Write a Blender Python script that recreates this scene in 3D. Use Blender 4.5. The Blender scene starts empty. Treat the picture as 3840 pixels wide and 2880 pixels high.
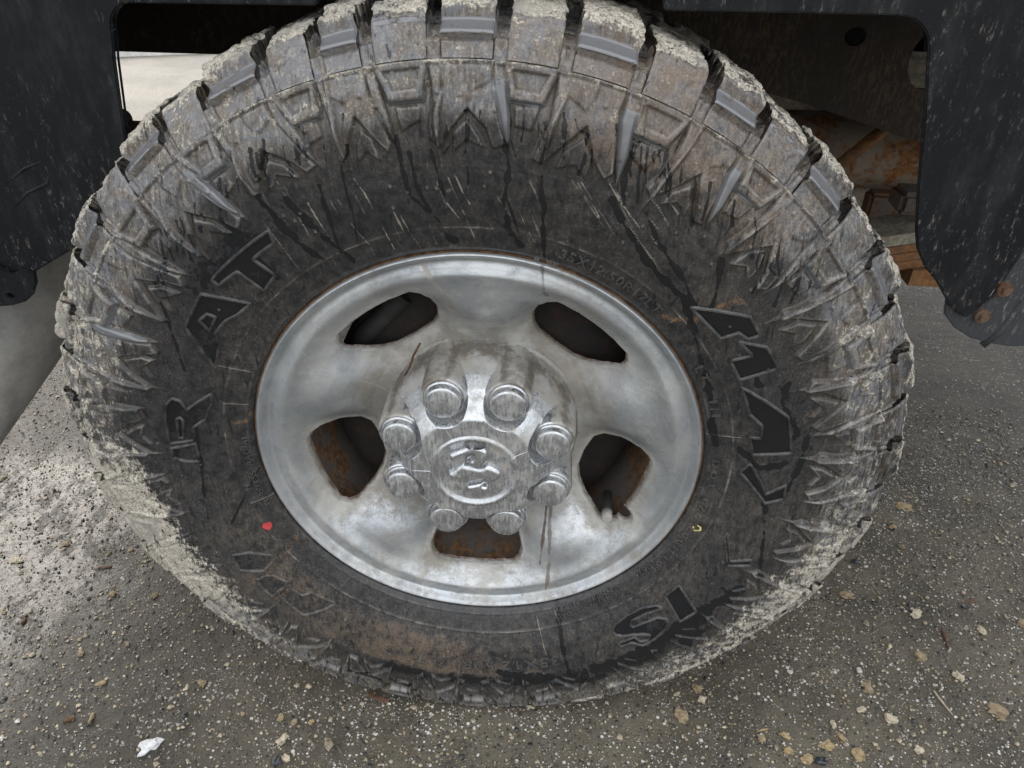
import bpy, bmesh, math, random, json
import numpy as np
from mathutils import Matrix, Vector

random.seed(7)
rng = np.random.default_rng(7)
S = bpy.context.scene
H = 0.405                       # height of the wheel centre above the ground

# ---------------------------------------------------------------- camera
cam_d = bpy.data.cameras.new('camera')
cam = bpy.data.objects.new('camera', cam_d)
S.collection.objects.link(cam)
S.camera = cam
yaw, pit, rol = -0.0414, 0.5897, 0.024
fw = Vector((math.sin(yaw)*math.cos(pit), math.cos(yaw)*math.cos(pit), -math.sin(pit)))
rt = fw.cross(Vector((0, 0, 1))).normalized()
up = rt.cross(fw)
r2 = math.cos(rol)*rt + math.sin(rol)*up
u2 = -math.sin(rol)*rt + math.cos(rol)*up
M = Matrix((r2, u2, -fw)).transposed().to_4x4()
M.translation = Vector((0.0617, -0.6265, 0.5187 + H))
cam.matrix_world = M
cam_d.sensor_width = 36
cam_d.lens = 760.1/1024*36
cam_d.clip_start = 0.01
cam_d.clip_end = 500

# ---------------------------------------------------------------- sky, sun, exposure
world = bpy.data.worlds.new('World')
S.world = world
world.use_nodes = True
wn = world.node_tree
wn.nodes.clear()
sky = wn.nodes.new('ShaderNodeTexSky')
sky.sky_type = 'NISHITA'
sky.sun_disc = False
sky.sun_elevation = math.radians(38)
sky.sun_rotation = math.radians(319)
sky.air_density = 1.3
sky.dust_density = 4.0
sky.ozone_density = 1.0
mixs = wn.nodes.new('ShaderNodeMix')
mixs.data_type = 'RGBA'
mixs.inputs[0].default_value = 0.75      # cloud cover: the blue is mostly veiled
veil = wn.nodes.new('ShaderNodeRGB')
veil.outputs[0].default_value = (6.5, 6.45, 6.4, 1)      # even cloud
bg = wn.nodes.new('ShaderNodeBackground')
bg.inputs[1].default_value = 0.15
wo = wn.nodes.new('ShaderNodeOutputWorld')
wn.links.new(sky.outputs[0], mixs.inputs[6])
# an overcast sky is brighter overhead than at the horizon
tcw = wn.nodes.new('ShaderNodeTexCoord'); sxy = wn.nodes.new('ShaderNodeSeparateXYZ')
wn.links.new(tcw.outputs['Generated'], sxy.inputs[0])
mrw = wn.nodes.new('ShaderNodeMapRange'); wn.links.new(sxy.outputs[2], mrw.inputs[0])
mrw.inputs[3].default_value = 0.55; mrw.inputs[4].default_value = 1.45
vsc = wn.nodes.new('ShaderNodeVectorMath'); vsc.operation = 'SCALE'
wn.links.new(veil.outputs[0], vsc.inputs[0]); wn.links.new(mrw.outputs[0], vsc.inputs['Scale'])
wn.links.new(vsc.outputs[0], mixs.inputs[7])
wn.links.new(mixs.outputs[2], bg.inputs[0])
wn.links.new(bg.outputs[0], wo.inputs[0])

sun_d = bpy.data.lights.new('sun', 'SUN')
sun_d.energy = 0.5
sun_d.angle = math.radians(30)
sun_d.color = (1.0, 0.98, 0.95)
sun = bpy.data.objects.new('sun', sun_d)
S.collection.objects.link(sun)
az = math.radians(319)          # clockwise from +Y, as the sky counts it
el = math.radians(38)
sdir = Vector((math.sin(az)*math.cos(el), math.cos(az)*math.cos(el), math.sin(el)))
sun.rotation_euler = sdir.to_track_quat('Z', 'Y').to_euler()
sun.location = (-2, -4, 6)

S.view_settings.view_transform = 'Standard'
S.view_settings.look = 'None'
S.view_settings.exposure = 1.1
S.view_settings.gamma = 1.0
S.view_settings.use_curve_mapping = False
S.render.engine = 'CYCLES'
S.cycles.max_bounces = 6
S.cycles.use_denoising = True

# ---------------------------------------------------------------- material helper
class NT:
    """Tiny helper round a node tree."""
    def __init__(self, name):
        self.m = bpy.data.materials.new(name)
        self.m.use_nodes = True
        self.t = self.m.node_tree
        self.t.nodes.clear()
        self.out = self.t.nodes.new('ShaderNodeOutputMaterial')
        self.b = self.t.nodes.new('ShaderNodeBsdfPrincipled')
        self.t.links.new(self.b.outputs[0], self.out.inputs[0])
    def n(self, typ): return self.t.nodes.new(typ)
    def l(self, a, b):
        self.t.links.new(a, b)
    def put(self, sock, v):
        if hasattr(v, 'links') or hasattr(v, 'is_linked'): self.l(v, sock)
        else: sock.default_value = v
    def math(self, op, a, b=None, c=None, clamp=False):
        x = self.n('ShaderNodeMath'); x.operation = op; x.use_clamp = clamp
        self.put(x.inputs[0], a)
        if b is not None: self.put(x.inputs[1], b)
        if c is not None: self.put(x.inputs[2], c)
        return x.outputs[0]
    def coord(self, scale=(1, 1, 1), kind='Object', rot=(0, 0, 0)):
        if kind == 'World':
            g = self.n('ShaderNodeNewGeometry'); o = g.outputs['Position']
        else:
            g = self.n('ShaderNodeTexCoord'); o = g.outputs[kind]
        mp = self.n('ShaderNodeMapping'); mp.inputs['Scale'].default_value = scale
        mp.inputs['Rotation'].default_value = rot
        self.l(o, mp.inputs[0])
        return mp.outputs[0]
    def noise(self, vec, scale, detail=6, rough=0.6, dist=0.0):
        x = self.n('ShaderNodeTexNoise'); self.l(vec, x.inputs['Vector'])
        x.inputs['Scale'].default_value = scale; x.inputs['Detail'].default_value = detail
        x.inputs['Roughness'].default_value = rough; x.inputs['Distortion'].default_value = dist
        return x.outputs['Fac']
    def voro(self, vec, scale, feature='F1', rnd=1.0):
        x = self.n('ShaderNodeTexVoronoi'); self.l(vec, x.inputs['Vector'])
        x.feature = feature
        x.inputs['Scale'].default_value = scale; x.inputs['Randomness'].default_value = rnd
        return x
    def ramp(self, fac, a, b, lo=0.0, hi=1.0, smooth=True):
        x = self.n('ShaderNodeMapRange'); x.interpolation_type = 'SMOOTHSTEP' if smooth else 'LINEAR'
        self.put(x.inputs[0], fac)
        x.inputs[1].default_value = a; x.inputs[2].default_value = b
        x.inputs[3].default_value = lo; x.inputs[4].default_value = hi
        return x.outputs[0]
    def mix(self, fac, a, b):
        x = self.n('ShaderNodeMix'); x.data_type = 'RGBA'
        self.put(x.inputs[0], fac)
        self.put(x.inputs[6], a if not isinstance(a, tuple) else (*a, 1))
        self.put(x.inputs[7], b if not isinstance(b, tuple) else (*b, 1))
        return x.outputs[2]
    def mixf(self, fac, a, b):
        x = self.n('ShaderNodeMix'); x.data_type = 'FLOAT'
        self.put(x.inputs[0], fac); self.put(x.inputs[2], a); self.put(x.inputs[3], b)
        return x.outputs[0]
    def attr(self, name):
        x = self.n('ShaderNodeAttribute'); x.attribute_name = name
        return x.outputs['Fac']
    def bump(self, h, strength=0.5, dist=0.001, prev=None):
        x = self.n('ShaderNodeBump'); x.inputs['Strength'].default_value = strength
        x.inputs['Distance'].default_value = dist
        self.put(x.inputs['Height'], h)
        if prev is not None: self.l(prev, x.inputs['Normal'])
        return x.outputs[0]
    def fin(self, col=None, rough=None, metal=None, normal=None, spec=None):
        if col is not None: self.put(self.b.inputs['Base Color'], (*col, 1) if isinstance(col, tuple) else col)
        if rough is not None: self.put(self.b.inputs['Roughness'], rough)
        if metal is not None: self.put(self.b.inputs['Metallic'], metal)
        if spec is not None: self.put(self.b.inputs['Specular IOR Level'], spec)
        if normal is not None: self.l(normal, self.b.inputs['Normal'])
        return self.m

# ---------------------------------------------------------------- materials
def m_rubber():
    k = NT('muddy_tyre_rubber')
    c = k.coord(kind='World')
    cs = k.coord(scale=(1, 1, 0.20), kind='World', rot=(0, 0.16, 0))
    big = k.noise(c, 24, 6, 0.6)
    mid = k.noise(c, 85, 8, 0.72)
    st = k.noise(cs, 300, 5, 0.75)
    fine = k.noise(c, 520, 4, 0.7)
    def cen(x, g): return k.math('MULTIPLY', k.math('SUBTRACT', x, .5), g)
    def add(*a):
        o = a[0]
        for x in a[1:]: o = k.math('ADD', o, x)
        return o
    edge = k.attr('edge')
    rub = k.mix(k.ramp(mid, .32, .70), (.015, .016, .019), (.050, .049, .049))
    # thin brownish-grey film of dried road water
    film = k.ramp(add(k.attr('film'), cen(mid, .9), cen(st, 1.5), cen(fine, .7), k.math('MULTIPLY', edge, -.04)), .10, 1.0)
    pale = k.ramp(add(k.attr('pale'), cen(k.noise(c, 40, 5, .6), .9)), .25, .75)
    inner = k.mix(k.ramp(big, .38, .62), (.030, .030, .032), (.092, .078, .064))
    inner = k.mix(k.ramp(fine, .45, .66), inner, (.105, .098, .088))
    outer = k.mix(k.ramp(k.noise(c, 46, 5, .65), .42, .56), (.150, .126, .102), (.175, .177, .185))
    outer = k.mix(k.ramp(add(st, cen(fine, .6)), .50, .66), outer, (.27, .255, .23))
    fcol = k.mix(pale, inner, outer)
    fcol = k.mix(k.math('MULTIPLY', k.ramp(st, .40, .30), .55), fcol, (.045, .042, .040))
    col = k.mix(film, rub, fcol)
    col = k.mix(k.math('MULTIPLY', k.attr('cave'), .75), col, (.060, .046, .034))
    tn = k.ramp(add(k.attr('tan'), cen(mid, 1.0), cen(st, .6)), .38, .9)
    col = k.mix(k.math('MULTIPLY', tn, .8), col, k.mix(k.ramp(fine, .4, .6), (.125, .085, .058), (.185, .14, .10)))
    # pale dried mud, patchy, in smears and crumbs
    mud = k.ramp(add(k.attr('mud'), cen(mid, 2.1), cen(st, 1.2), cen(fine, .35), k.math('MULTIPLY', edge, .04)), .52, .76)  # the edge term paints relief edges paler, like lit crests
    mcol = k.mix(k.ramp(fine, .38, .58), (.23, .205, .165), (.56, .52, .44))
    mcol = k.mix(k.ramp(big, .48, .66), mcol, (.30, .285, .25))
    col = k.mix(mud, col, mcol)
    col = k.mix(k.math('MULTIPLY', k.attr('crest_glint'), k.ramp(mid, .40, .60, .10, .80)), col, (.31, .30, .28))  # edge highlights painted pale on the convex relief
    scr = k.ramp(k.math('MULTIPLY', k.attr('scratch'), k.math('ADD', k.math('MULTIPLY', mid, 1.6), .0)), .3, .75)
    col = k.mix(k.math('MULTIPLY', scr, .8), col, (.34, .31, .27))
    ru = k.ramp(add(k.attr('rust'), cen(mid, 1.6), cen(fine, 1.2)), .45, 1.0)
    col = k.mix(k.math('MULTIPLY', ru, .8), col, (.30, .165, .07))
    # fine dark nicks and runs of bare wet rubber
    nick = k.ramp(k.noise(k.coord(scale=(1, 1, .14), kind='World', rot=(0, .12, 0)), 230, 2, .5), .63, .68)
    nick = k.math('MULTIPLY', nick, k.ramp(k.noise(c, 14, 3, .5), .42, .56))
    col = k.mix(k.math('MULTIPLY', nick, .85), col, (.013, .014, .017))
    wet = k.ramp(add(k.attr('wet'), cen(mid, .9), cen(st, .5)), .42, .56)
    col = k.mix(k.math('MULTIPLY', wet, .93), col, (.009, .010, .012))
    cl = k.ramp(k.math('SUBTRACT', k.attr('sky_sheen'), k.math('MULTIPLY', k.ramp(mid, .5, .70), .75)), .2, .6)
    col = k.mix(cl, col, (.14, .144, .152))  # sky reflection on bevels and ridges painted as pale grey
    ro = k.mixf(film, .18, .35)
    ro = k.mixf(mud, ro, .9)
    ro = k.mixf(wet, ro, .16)
    ro = k.mixf(cl, ro, .22)
    h = add(mid, k.math('MULTIPLY', st, .5), k.math('MULTIPLY', fine, .35), k.math('MULTIPLY', mud, .4))
    h = k.math('MULTIPLY', h, k.math('SUBTRACT', 1.0, k.math('MULTIPLY', k.math('MAXIMUM', wet, cl), .92)))
    nb = k.bump(h, .62, .0013)
    m = k.fin(col, ro, 0.0, nb, k.mixf(cl, .5, .9))
    return m

def m_rim():
    k = NT('dull_bright_wheel_metal')
    c = k.coord(kind='World')
    cs = k.coord(scale=(1, 1, .3), kind='World', rot=(0, -.5, 0))
    big = k.noise(c, 17, 8, .6)
    mid = k.noise(c, 70, 8, .72)
    fine = k.noise(c, 420, 5, .7)
    base = k.mix(k.ramp(big, .38, .64), (.42, .45, .475), (.56, .58, .59))
    base = k.mix(k.math('MULTIPLY', k.ramp(mid, .46, .68), .6), base, (.29, .32, .365))
    base = k.mix(k.math('MULTIPLY', k.ramp(k.noise(cs, 55, 8, .75), .54, .66), .5), base, (.62, .61, .57))
    da = k.math('ADD', k.attr('dust'), k.math('MULTIPLY', k.math('SUBTRACT', mid, .5), 1.2))
    da = k.math('ADD', da, k.math('MULTIPLY', k.math('SUBTRACT', fine, .5), .9))
    dust = k.ramp(da, .3, .85)
    dcol = k.mix(k.ramp(big, .42, .6), (.29, .27, .235), (.47, .46, .43))
    sp = k.voro(c, 330)
    speck = k.math('MULTIPLY', k.ramp(sp.outputs['Distance'], .10, .22, 1, 0), k.ramp(mid, .5, .66))
    col = k.mix(dust, base, dcol)
    gr = k.ramp(k.math('ADD', k.attr('grime_shade'), k.math('MULTIPLY', k.math('SUBTRACT', mid, .5), 1.1)), .35, .85)
    col = k.mix(k.math('MULTIPLY', gr, .8), col, (.12, .105, .085))
    col = k.mix(k.math('MULTIPLY', speck, .6), col, (.14, .13, .11))
    ru = k.ramp(k.math('ADD', k.attr('rust'), k.math('MULTIPLY', k.math('SUBTRACT', mid, .5), .9)), .4, .8)
    col = k.mix(k.math('MULTIPLY', ru, .85), col, (.085, .045, .026))
    scr = k.ramp(k.attr('scratch'), .3, .9)
    col = k.mix(k.math('MULTIPLY', scr, .6), col, (.62, .59, .54))
    me = k.mixf(dust, .72, .20)
    me = k.mixf(k.math('MAXIMUM', ru, k.math('MULTIPLY', gr, .8)), me, .0)
    ro = k.mixf(dust, k.mixf(k.ramp(mid, .4, .7), .36, .48), .62)
    ro = k.mixf(ru, ro, .9)
    nb = k.bump(k.math('ADD', fine, k.math('MULTIPLY', mid, .9)), .4, .0008)
    return k.fin(col, ro, me, nb)

def m_chrome():
    k = NT('streaky_chrome')
    c = k.coord(kind='World')
    cs = k.coord(scale=(1, 1, .2), kind='World', rot=(0, -.22, 0))
    big = k.noise(c, 30, 6, .6)
    mid = k.noise(c, 110, 8, .7)
    st = k.noise(cs, 420, 4, .65)
    da = k.math('ADD', k.attr('dust'), k.math('MULTIPLY', k.math('SUBTRACT', mid, .5), 1.0))
    da = k.math('ADD', da, k.math('MULTIPLY', k.math('SUBTRACT', st, .5), .9))
    dust = k.ramp(da, .3, .8)
    col = k.mix(k.ramp(st, .42, .62), (.47, .49, .515), (.62, .64, .66))
    col = k.mix(k.math('MULTIPLY', dust, .75), col, k.mix(k.ramp(big, .4, .6), (.30, .27, .21), (.40, .39, .36)))
    dk = k.ramp(st, .66, .74)
    col = k.mix(k.math('MULTIPLY', dk, .5), col, (.16, .17, .18))
    gr = k.ramp(k.math('ADD', k.attr('grime_shade'), k.math('MULTIPLY', k.math('SUBTRACT', mid, .5), 1.2)), .4, .8)
    col = k.mix(k.math('MULTIPLY', gr, .8), col, (.13, .11, .085))
    me = k.mixf(dust, .85, .22)
    ro = k.mixf(dust, k.mixf(k.ramp(mid, .4, .7), .20, .34), .6)
    nb = k.bump(k.math('ADD', mid, k.math('MULTIPLY', st, .4)), .10, .0005)
    return k.fin(col, ro, me, nb)

def m_rust(name='scaly_rust', a=(.075, .045, .028), b=(.20, .105, .045), g=(.105, .10, .095), gmix=.8):
    k = NT(name)
    c = k.coord(kind='World')
    n1 = k.noise(c, 28, 8, .65); n2 = k.noise(c, 120, 8, .7)
    col = k.mix(k.ramp(n2, .38, .62), a, b)
    col = k.mix(k.math('MULTIPLY', k.ramp(n1, .42, .54), gmix), col, g)
    nb = k.bump(n2, .8, .0015)
    return k.fin(col, .85, 0.0, nb)

def m_plastic(name='dusty_black_plastic', base=(.0060, .0070, .0092), pale=(.24, .225, .19), amt=.575, ro0=.5):
    k = NT(name)
    c = k.coord(kind='World')
    cs = k.coord(scale=(1, 1, .35), kind='World')
    cl = k.noise(c, 8, 6, .6)
    sp = k.noise(cs, 240, 6, .8)
    sp2 = k.noise(cs, 90, 8, .8)
    speck = k.math('MULTIPLY', k.ramp(sp, amt, amt+.07), k.ramp(cl, .38, .62))
    speck2 = k.math('MULTIPLY', k.ramp(sp2, amt+.03, amt+.10), k.ramp(cl, .42, .60))
    haze = k.math('MULTIPLY', k.ramp(k.noise(cs, 30, 8, .75), .44, .72), .38)
    col = k.mix(haze, base, (.055, .056, .058))
    sm = k.math('MULTIPLY', k.math('MAXIMUM', speck, speck2), .5)
    col = k.mix(sm, col, pale)
    nb = k.bump(k.noise(c, 900, 2, .5), .35, .0004)
    nb = k.bump(k.noise(c, 6, 3, .5), .3, .004, nb)
    return k.fin(col, k.mixf(sm, ro0, .85), 0.0, nb, .22)

def m_simple(name, col, ro=.7, metal=0.0, nscale=60, var=.35, bump=.4, dist=.001):
    k = NT(name)
    c = k.coord(kind='World')
    n1 = k.noise(c, nscale, 7, .7); n2 = k.noise(c, nscale*.2, 5, .6)
    lo = tuple(v*(1-var) for v in col); hi = tuple(min(1, v*(1+var)) for v in col)
    cc = k.mix(k.ramp(n1, .35, .65), lo, hi)
    cc = k.mix(k.math('MULTIPLY', k.ramp(n2, .4, .65), .4), cc, tuple(v*.6 for v in col))
    return k.fin(cc, ro, metal, k.bump(n1, bump, dist))

def m_asphalt():
    k = NT('wet_chip_asphalt')
    c = k.coord(kind='World')
    sep = k.n('ShaderNodeSeparateXYZ'); k.l(c, sep.inputs[0])
    X, Y = sep.outputs[0], sep.outputs[1]
    warp = k.noise(c, 3.2, 5, .6)
    big = k.noise(c, 7, 7, .65)
    mid = k.noise(c, 60, 6, .7)
    v1 = k.voro(c, 210); v2 = k.voro(c, 430); v3 = k.voro(c, 120)
    matrix = k.mix(k.ramp(big, .36, .64), (.058, .050, .036), (.118, .102, .074))
    def stones(v, d0, d1, thr):
        s = k.n('ShaderNodeSeparateColor'); k.l(v.outputs['Color'], s.inputs[0])
        pick = k.ramp(s.outputs[0], thr, thr+.02)
        dist = k.ramp(v.outputs['Distance'], d0, d1, 1, 0)
        return k.math('MULTIPLY', pick, dist), s
    s1, c1 = stones(v1, .30, .42, .52)
    s2, c2 = stones(v2, .30, .45, .45)
    s3, c3 = stones(v3, .26, .36, .82)
    def tint(s):
        a = k.mix(k.ramp(s.outputs[1], .2, .5), (.035, .036, .034), (.22, .20, .165))
        a = k.mix(k.ramp(s.outputs[1], .55, .75), a, (.13, .115, .085))
        return k.mix(k.ramp(s.outputs[2], .80, .86), a, (.62, .60, .56))
    col = k.mix(s3, matrix, tint(c3))
    col = k.mix(s1, col, tint(c1))
    col = k.mix(s2, col, tint(c2))
    col = k.mix(k.math('MULTIPLY', k.ramp(mid, .5, .7), .35), col, (.055, .048, .036))
    # standing water towards the left
    wx = k.math('ADD', k.math('MULTIPLY', X, -1.0), k.math('MULTIPLY', Y, .10))
    wet = k.ramp(k.math('ADD', wx, k.math('MULTIPLY', k.math('SUBTRACT', warp, .5), .30)), .50, .70)
    wet2 = k.ramp(k.math('ADD', k.math('MULTIPLY', Y, 1.0), k.math('MULTIPLY', k.math('SUBTRACT', warp, .5), .5)), 1.2, 2.2)
    wet = k.math('MULTIPLY', wet, k.ramp(k.math('ADD', Y, k.math('MULTIPLY', k.math('SUBTRACT', warp, .5), .5)), .62, .34))
    wet = k.math('MULTIPLY', wet, k.ramp(k.math('ADD', k.noise(k.coord(scale=(1, .45, 1), kind='World', rot=(0, 0, .7)), 22, 7, .75), k.math('MULTIPLY', wet, .16)), .48, .66, .12, 1.0))
    wetm = k.math('MAXIMUM', wet, k.math('MULTIPLY', wet2, .12))
    dark = k.ramp(k.math('ADD', wx, k.math('MULTIPLY', k.math('SUBTRACT', warp, .5), .5)), .1, .5)
    sdw = k.math('MULTIPLY', k.mixf(dark, 1.0, .36), k.mixf(wetm, 1.0, .45))
    vm = k.n('ShaderNodeVectorMath'); vm.operation = 'SCALE'; k.l(col, vm.inputs[0]); k.l(sdw, vm.inputs['Scale'])
    shd = k.ramp(Y, .35, .75, 1.0, .62)  # shade under the truck painted into the asphalt colour
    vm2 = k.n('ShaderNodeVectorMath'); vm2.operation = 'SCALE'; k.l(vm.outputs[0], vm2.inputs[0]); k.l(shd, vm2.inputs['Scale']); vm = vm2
    far = k.ramp(Y, 1.6, 2.6)
    col2 = k.mix(far, vm.outputs[0], k.mix(k.ramp(k.noise(c, 3, 6, .6), .4, .6), (.125, .117, .098), (.175, .163, .138)))  # far asphalt coloured lighter, standing in for open-sky light and glare
    h = k.math('ADD', k.math('MULTIPLY', s1, .8), k.math('MULTIPLY', s2, .35))
    h = k.math('ADD', h, k.math('MULTIPLY', s3, 1.1))
    h = k.math('ADD', h, k.math('MULTIPLY', mid, .8))
    hh = k.math('MULTIPLY', h, k.mixf(wetm, 1.0, .26))
    k.l(k.math('MULTIPLY', wetm, .05), k.b.inputs['Coat Weight']); k.b.inputs['Coat IOR'].default_value = 1.5; k.b.inputs['Coat Roughness'].default_value = .2
    nb = k.bump(hh, 1.0, .0022)
    ro = k.mixf(dark, .62, .50)
    ro = k.mixf(wetm, ro, k.mixf(k.ramp(mid, .42, .6), .22, .34))
    return k.fin(col2, ro, 0.0, nb, .5)

MR = m_rubber(); MM = m_rim(); MC = m_chrome(); MRU = m_rust()
MP = m_plastic(); MA = m_asphalt()
MRL = m_rust('orange_leaf_spring_rust', (.21, .095, .038), (.34, .165, .065), (.17, .12, .08), .35)
MBO = m_rust('dark_bolt_rust', (.07, .035, .02), (.14, .075, .04), (.10, .085, .07), .5)
MKH = m_simple('khaki_road_dust', (.60, .565, .48), .9, nscale=90)
MDK = m_simple('black_underbody_steel', (.018, .017, .016), .75, nscale=40, var=.5)
MRAIL = m_plastic('dusty_black_frame_steel', (.036, .028, .022), (.16, .11, .07), .50, .65)
MGP = m_simple('dusty_grey_pipe_steel', (.40, .39, .37), .55, .05, nscale=14, var=.25, bump=.1)
MFL = m_plastic('grey_rubber_flap', (.045, .048, .053), (.30, .28, .25), .55, .5)
MRE = m_simple('rusty_rim_edge', (.11, .055, .022), .8, nscale=120, var=.6)
MRED = m_simple('faded_red_paint', (.48, .05, .055), .6, nscale=200, var=.2)
MYEL = m_simple('yellow_paint', (.66, .58, .22), .6, nscale=200, var=.2)
MCURB = m_simple('pale_kerb_concrete', (.74, .73, .70), .8, nscale=20, var=.15)
MROAD = m_simple('grey_road_asphalt', (.085, .082, .075), .8, nscale=60, var=.2)
MGRASS = m_simple('short_grass', (.07, .10, .03), .8, nscale=60, var=.5)
def m_wood(name, a, b):
    k = NT(name)
    c = k.coord(scale=(1, 7, 1), kind='Object')
    n1 = k.noise(c, 130, 5, .7); n2 = k.noise(k.coord(kind='Object'), 90, 5, .6)
    col = k.mix(k.ramp(n1, .35, .65), a, b)
    col = k.mix(k.math('MULTIPLY', k.ramp(n2, .52, .68), .6), col, tuple(v*.35 for v in a))
    return k.fin(col, .6, 0.0, k.bump(n1, .9, .0012))
MW1 = m_wood('damp_tan_wood', (.22, .165, .10), (.36, .285, .18))
MW2 = m_wood('pale_cream_wood', (.36, .30, .21), (.56, .50, .39))
MW3 = m_wood('golden_wood', (.27, .20, .10), (.42, .33, .19))
MBK = m_wood('brown_bark', (.06, .028, .015), (.15, .08, .045))
MWH = m_simple('dirty_white_paper', (.62, .63, .64), .7, nscale=180, var=.15)
MDS = m_simple('dark_wet_stone', (.03, .035, .042), .2, nscale=80, var=.4)
MPS = m_simple('pale_stone', (.60, .58, .54), .5, nscale=120, var=.15)

# ---------------------------------------------------------------- object helpers
def link(name, me, mat, parent=None, smooth=True):
    if mat is not None: me.materials.append(mat)
    o = bpy.data.objects.new(name, me)
    S.collection.objects.link(o)
    if parent is not None: o.parent = parent
    if smooth and len(me.polygons):
        me.polygons.foreach_set('use_smooth', np.ones(len(me.polygons), bool))
    return o
def mesh_np(name, V, F, mat, parent=None, smooth=True, attrs=None):
    V = np.ascontiguousarray(V, dtype=np.float32); F = np.ascontiguousarray(F, dtype=np.int32)
    me = bpy.data.meshes.new(name)
    n = F.shape[1]
    me.vertices.add(len(V)); me.vertices.foreach_set('co', V.ravel())
    me.loops.add(F.size); me.loops.foreach_set('vertex_index', F.ravel())
    me.polygons.add(len(F))
    me.polygons.foreach_set('loop_start', np.arange(0, F.size, n, dtype=np.int32))
    try: me.polygons.foreach_set('loop_total', np.full(len(F), n, np.int32))
    except Exception: pass
    me.update(calc_edges=True)
    if attrs:
        for k_, a in attrs.items():
            at = me.attributes.new(k_, 'FLOAT', 'POINT')
            at.data.foreach_set('value', np.ascontiguousarray(a, dtype=np.float32).ravel())
    return link(name, me, mat, parent, smooth)
def grid_faces(nu, nv, wrap_u=False):
    i = np.arange(nu if wrap_u else nu-1); j = np.arange(nv-1)
    I, J = np.meshgrid(i, j, indexing='ij')
    I2 = (I+1) % nu
    return np.stack([I*nv+J, I2*nv+J, I2*nv+J+1, I*nv+J+1], -1).reshape(-1, 4)
def label(o, text, cat=None, group=None, kind=None):
    if text: o['label'] = text
    if cat: o['category'] = cat
    if group: o['group'] = group
    if kind: o['kind'] = kind
    return o
def from_bm(name, bm, mat, parent=None, smooth=False):
    bmesh.ops.recalc_face_normals(bm, faces=bm.faces)
    me = bpy.data.meshes.new(name); bm.to_mesh(me); bm.free()
    return link(name, me, mat, parent, smooth)
def plate(name, pts, y0, y1, mat, parent, bevel=0.0, holes=()):
    """A flat plate in the XZ plane (coordinates from the wheel centre) between two depths."""
    bm = bmesh.new()
    def loop(p):
        vs = [bm.verts.new((x, y0, z+H)) for x, z in p]
        return [bm.edges.new((vs[i], vs[(i+1) % len(vs)])) for i in range(len(vs))]
    es = loop(pts)
    for h in holes: es += loop(h)
    r = bmesh.ops.triangle_fill(bm, edges=es, use_beauty=True)
    fs = [f for f in bm.faces]
    ex = bmesh.ops.extrude_face_region(bm, geom=fs)
    vs = [v for v in ex['geom'] if isinstance(v, bmesh.types.BMVert)]
    bmesh.ops.translate(bm, verts=vs, vec=(0, y1-y0, 0))
    bmesh.ops.recalc_face_normals(bm, faces=bm.faces)
    if bevel:
        ed = [e for e in bm.edges if len(e.link_faces) == 2 and e.calc_face_angle(0) > 1.0]
        bmesh.ops.bevel(bm, geom=ed, offset=bevel, segments=2, affect='EDGES')
    return from_bm(name, bm, mat, parent, False)
def tube(name, pts, rad, mat, parent, seg=24, cap=True, abs_=False):
    """A round tube along points (x, y, z from the wheel centre height)."""
    P = [Vector(p) + (Vector() if abs_ else Vector((0, 0, H))) for p in pts]
    R = rad if isinstance(rad, (list, tuple)) else [rad]*len(P)
    V = []; F = []
    prev = None
    for i, p in enumerate(P):
        t = (P[min(i+1, len(P)-1)] - P[max(i-1, 0)]).normalized()
        a = prev if prev is not None else (Vector((0, 0, 1)) if abs(t.z) < .9 else Vector((1, 0, 0)))
        n = (a - a.dot(t)*t).normalized(); b = t.cross(n); prev = n
        for k in range(seg):
            q = 2*math.pi*k/seg
            V.append(p + R[i]*(math.cos(q)*n + math.sin(q)*b))
    for i in range(len(P)-1):
        for k in range(seg):
            k2 = (k+1) % seg
            F.append((i*seg+k, i*seg+k2, (i+1)*seg+k2, (i+1)*seg+k))
    bm = bmesh.new()
    vs = [bm.verts.new(v) for v in V]
    for f in F: bm.faces.new([vs[j] for j in f]).smooth = True
    if cap:
        bm.faces.new(vs[:seg][::-1]); bm.faces.new(vs[-seg:])
    return from_bm(name, bm, mat, parent, False)
def lathe(name, prof, mat, parent, seg=128, attrs_fn=None, center=(0, 0)):
    """Revolve (r, y) about the wheel axis."""
    th = np.linspace(0, 2*np.pi, seg, endpoint=False)
    P = np.array(prof)
    T, J = np.meshgrid(th, np.arange(len(P)), indexing='ij')
    r = P[J, 0]; y = P[J, 1]
    V = np.stack([center[0]+r*np.cos(T), y, center[1]+r*np.sin(T)+H], -1).reshape(-1, 3)
    F = grid_faces(seg, len(P), True)
    A = attrs_fn(T.ravel(), r.ravel()) if attrs_fn else None
    return mesh_np(name, V, F, mat, parent, True, A)
def box(bm, x0, x1, y0, y1, z0, z1):
    r = bmesh.ops.create_cube(bm, size=1)
    for v in r['verts']:
        v.co = Vector(((x0+x1)/2+v.co.x*(x1-x0), (y0+y1)/2+v.co.y*(y1-y0), (z0+z1)/2+v.co.z*(z1-z0)+H))
    return r['verts']

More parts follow.
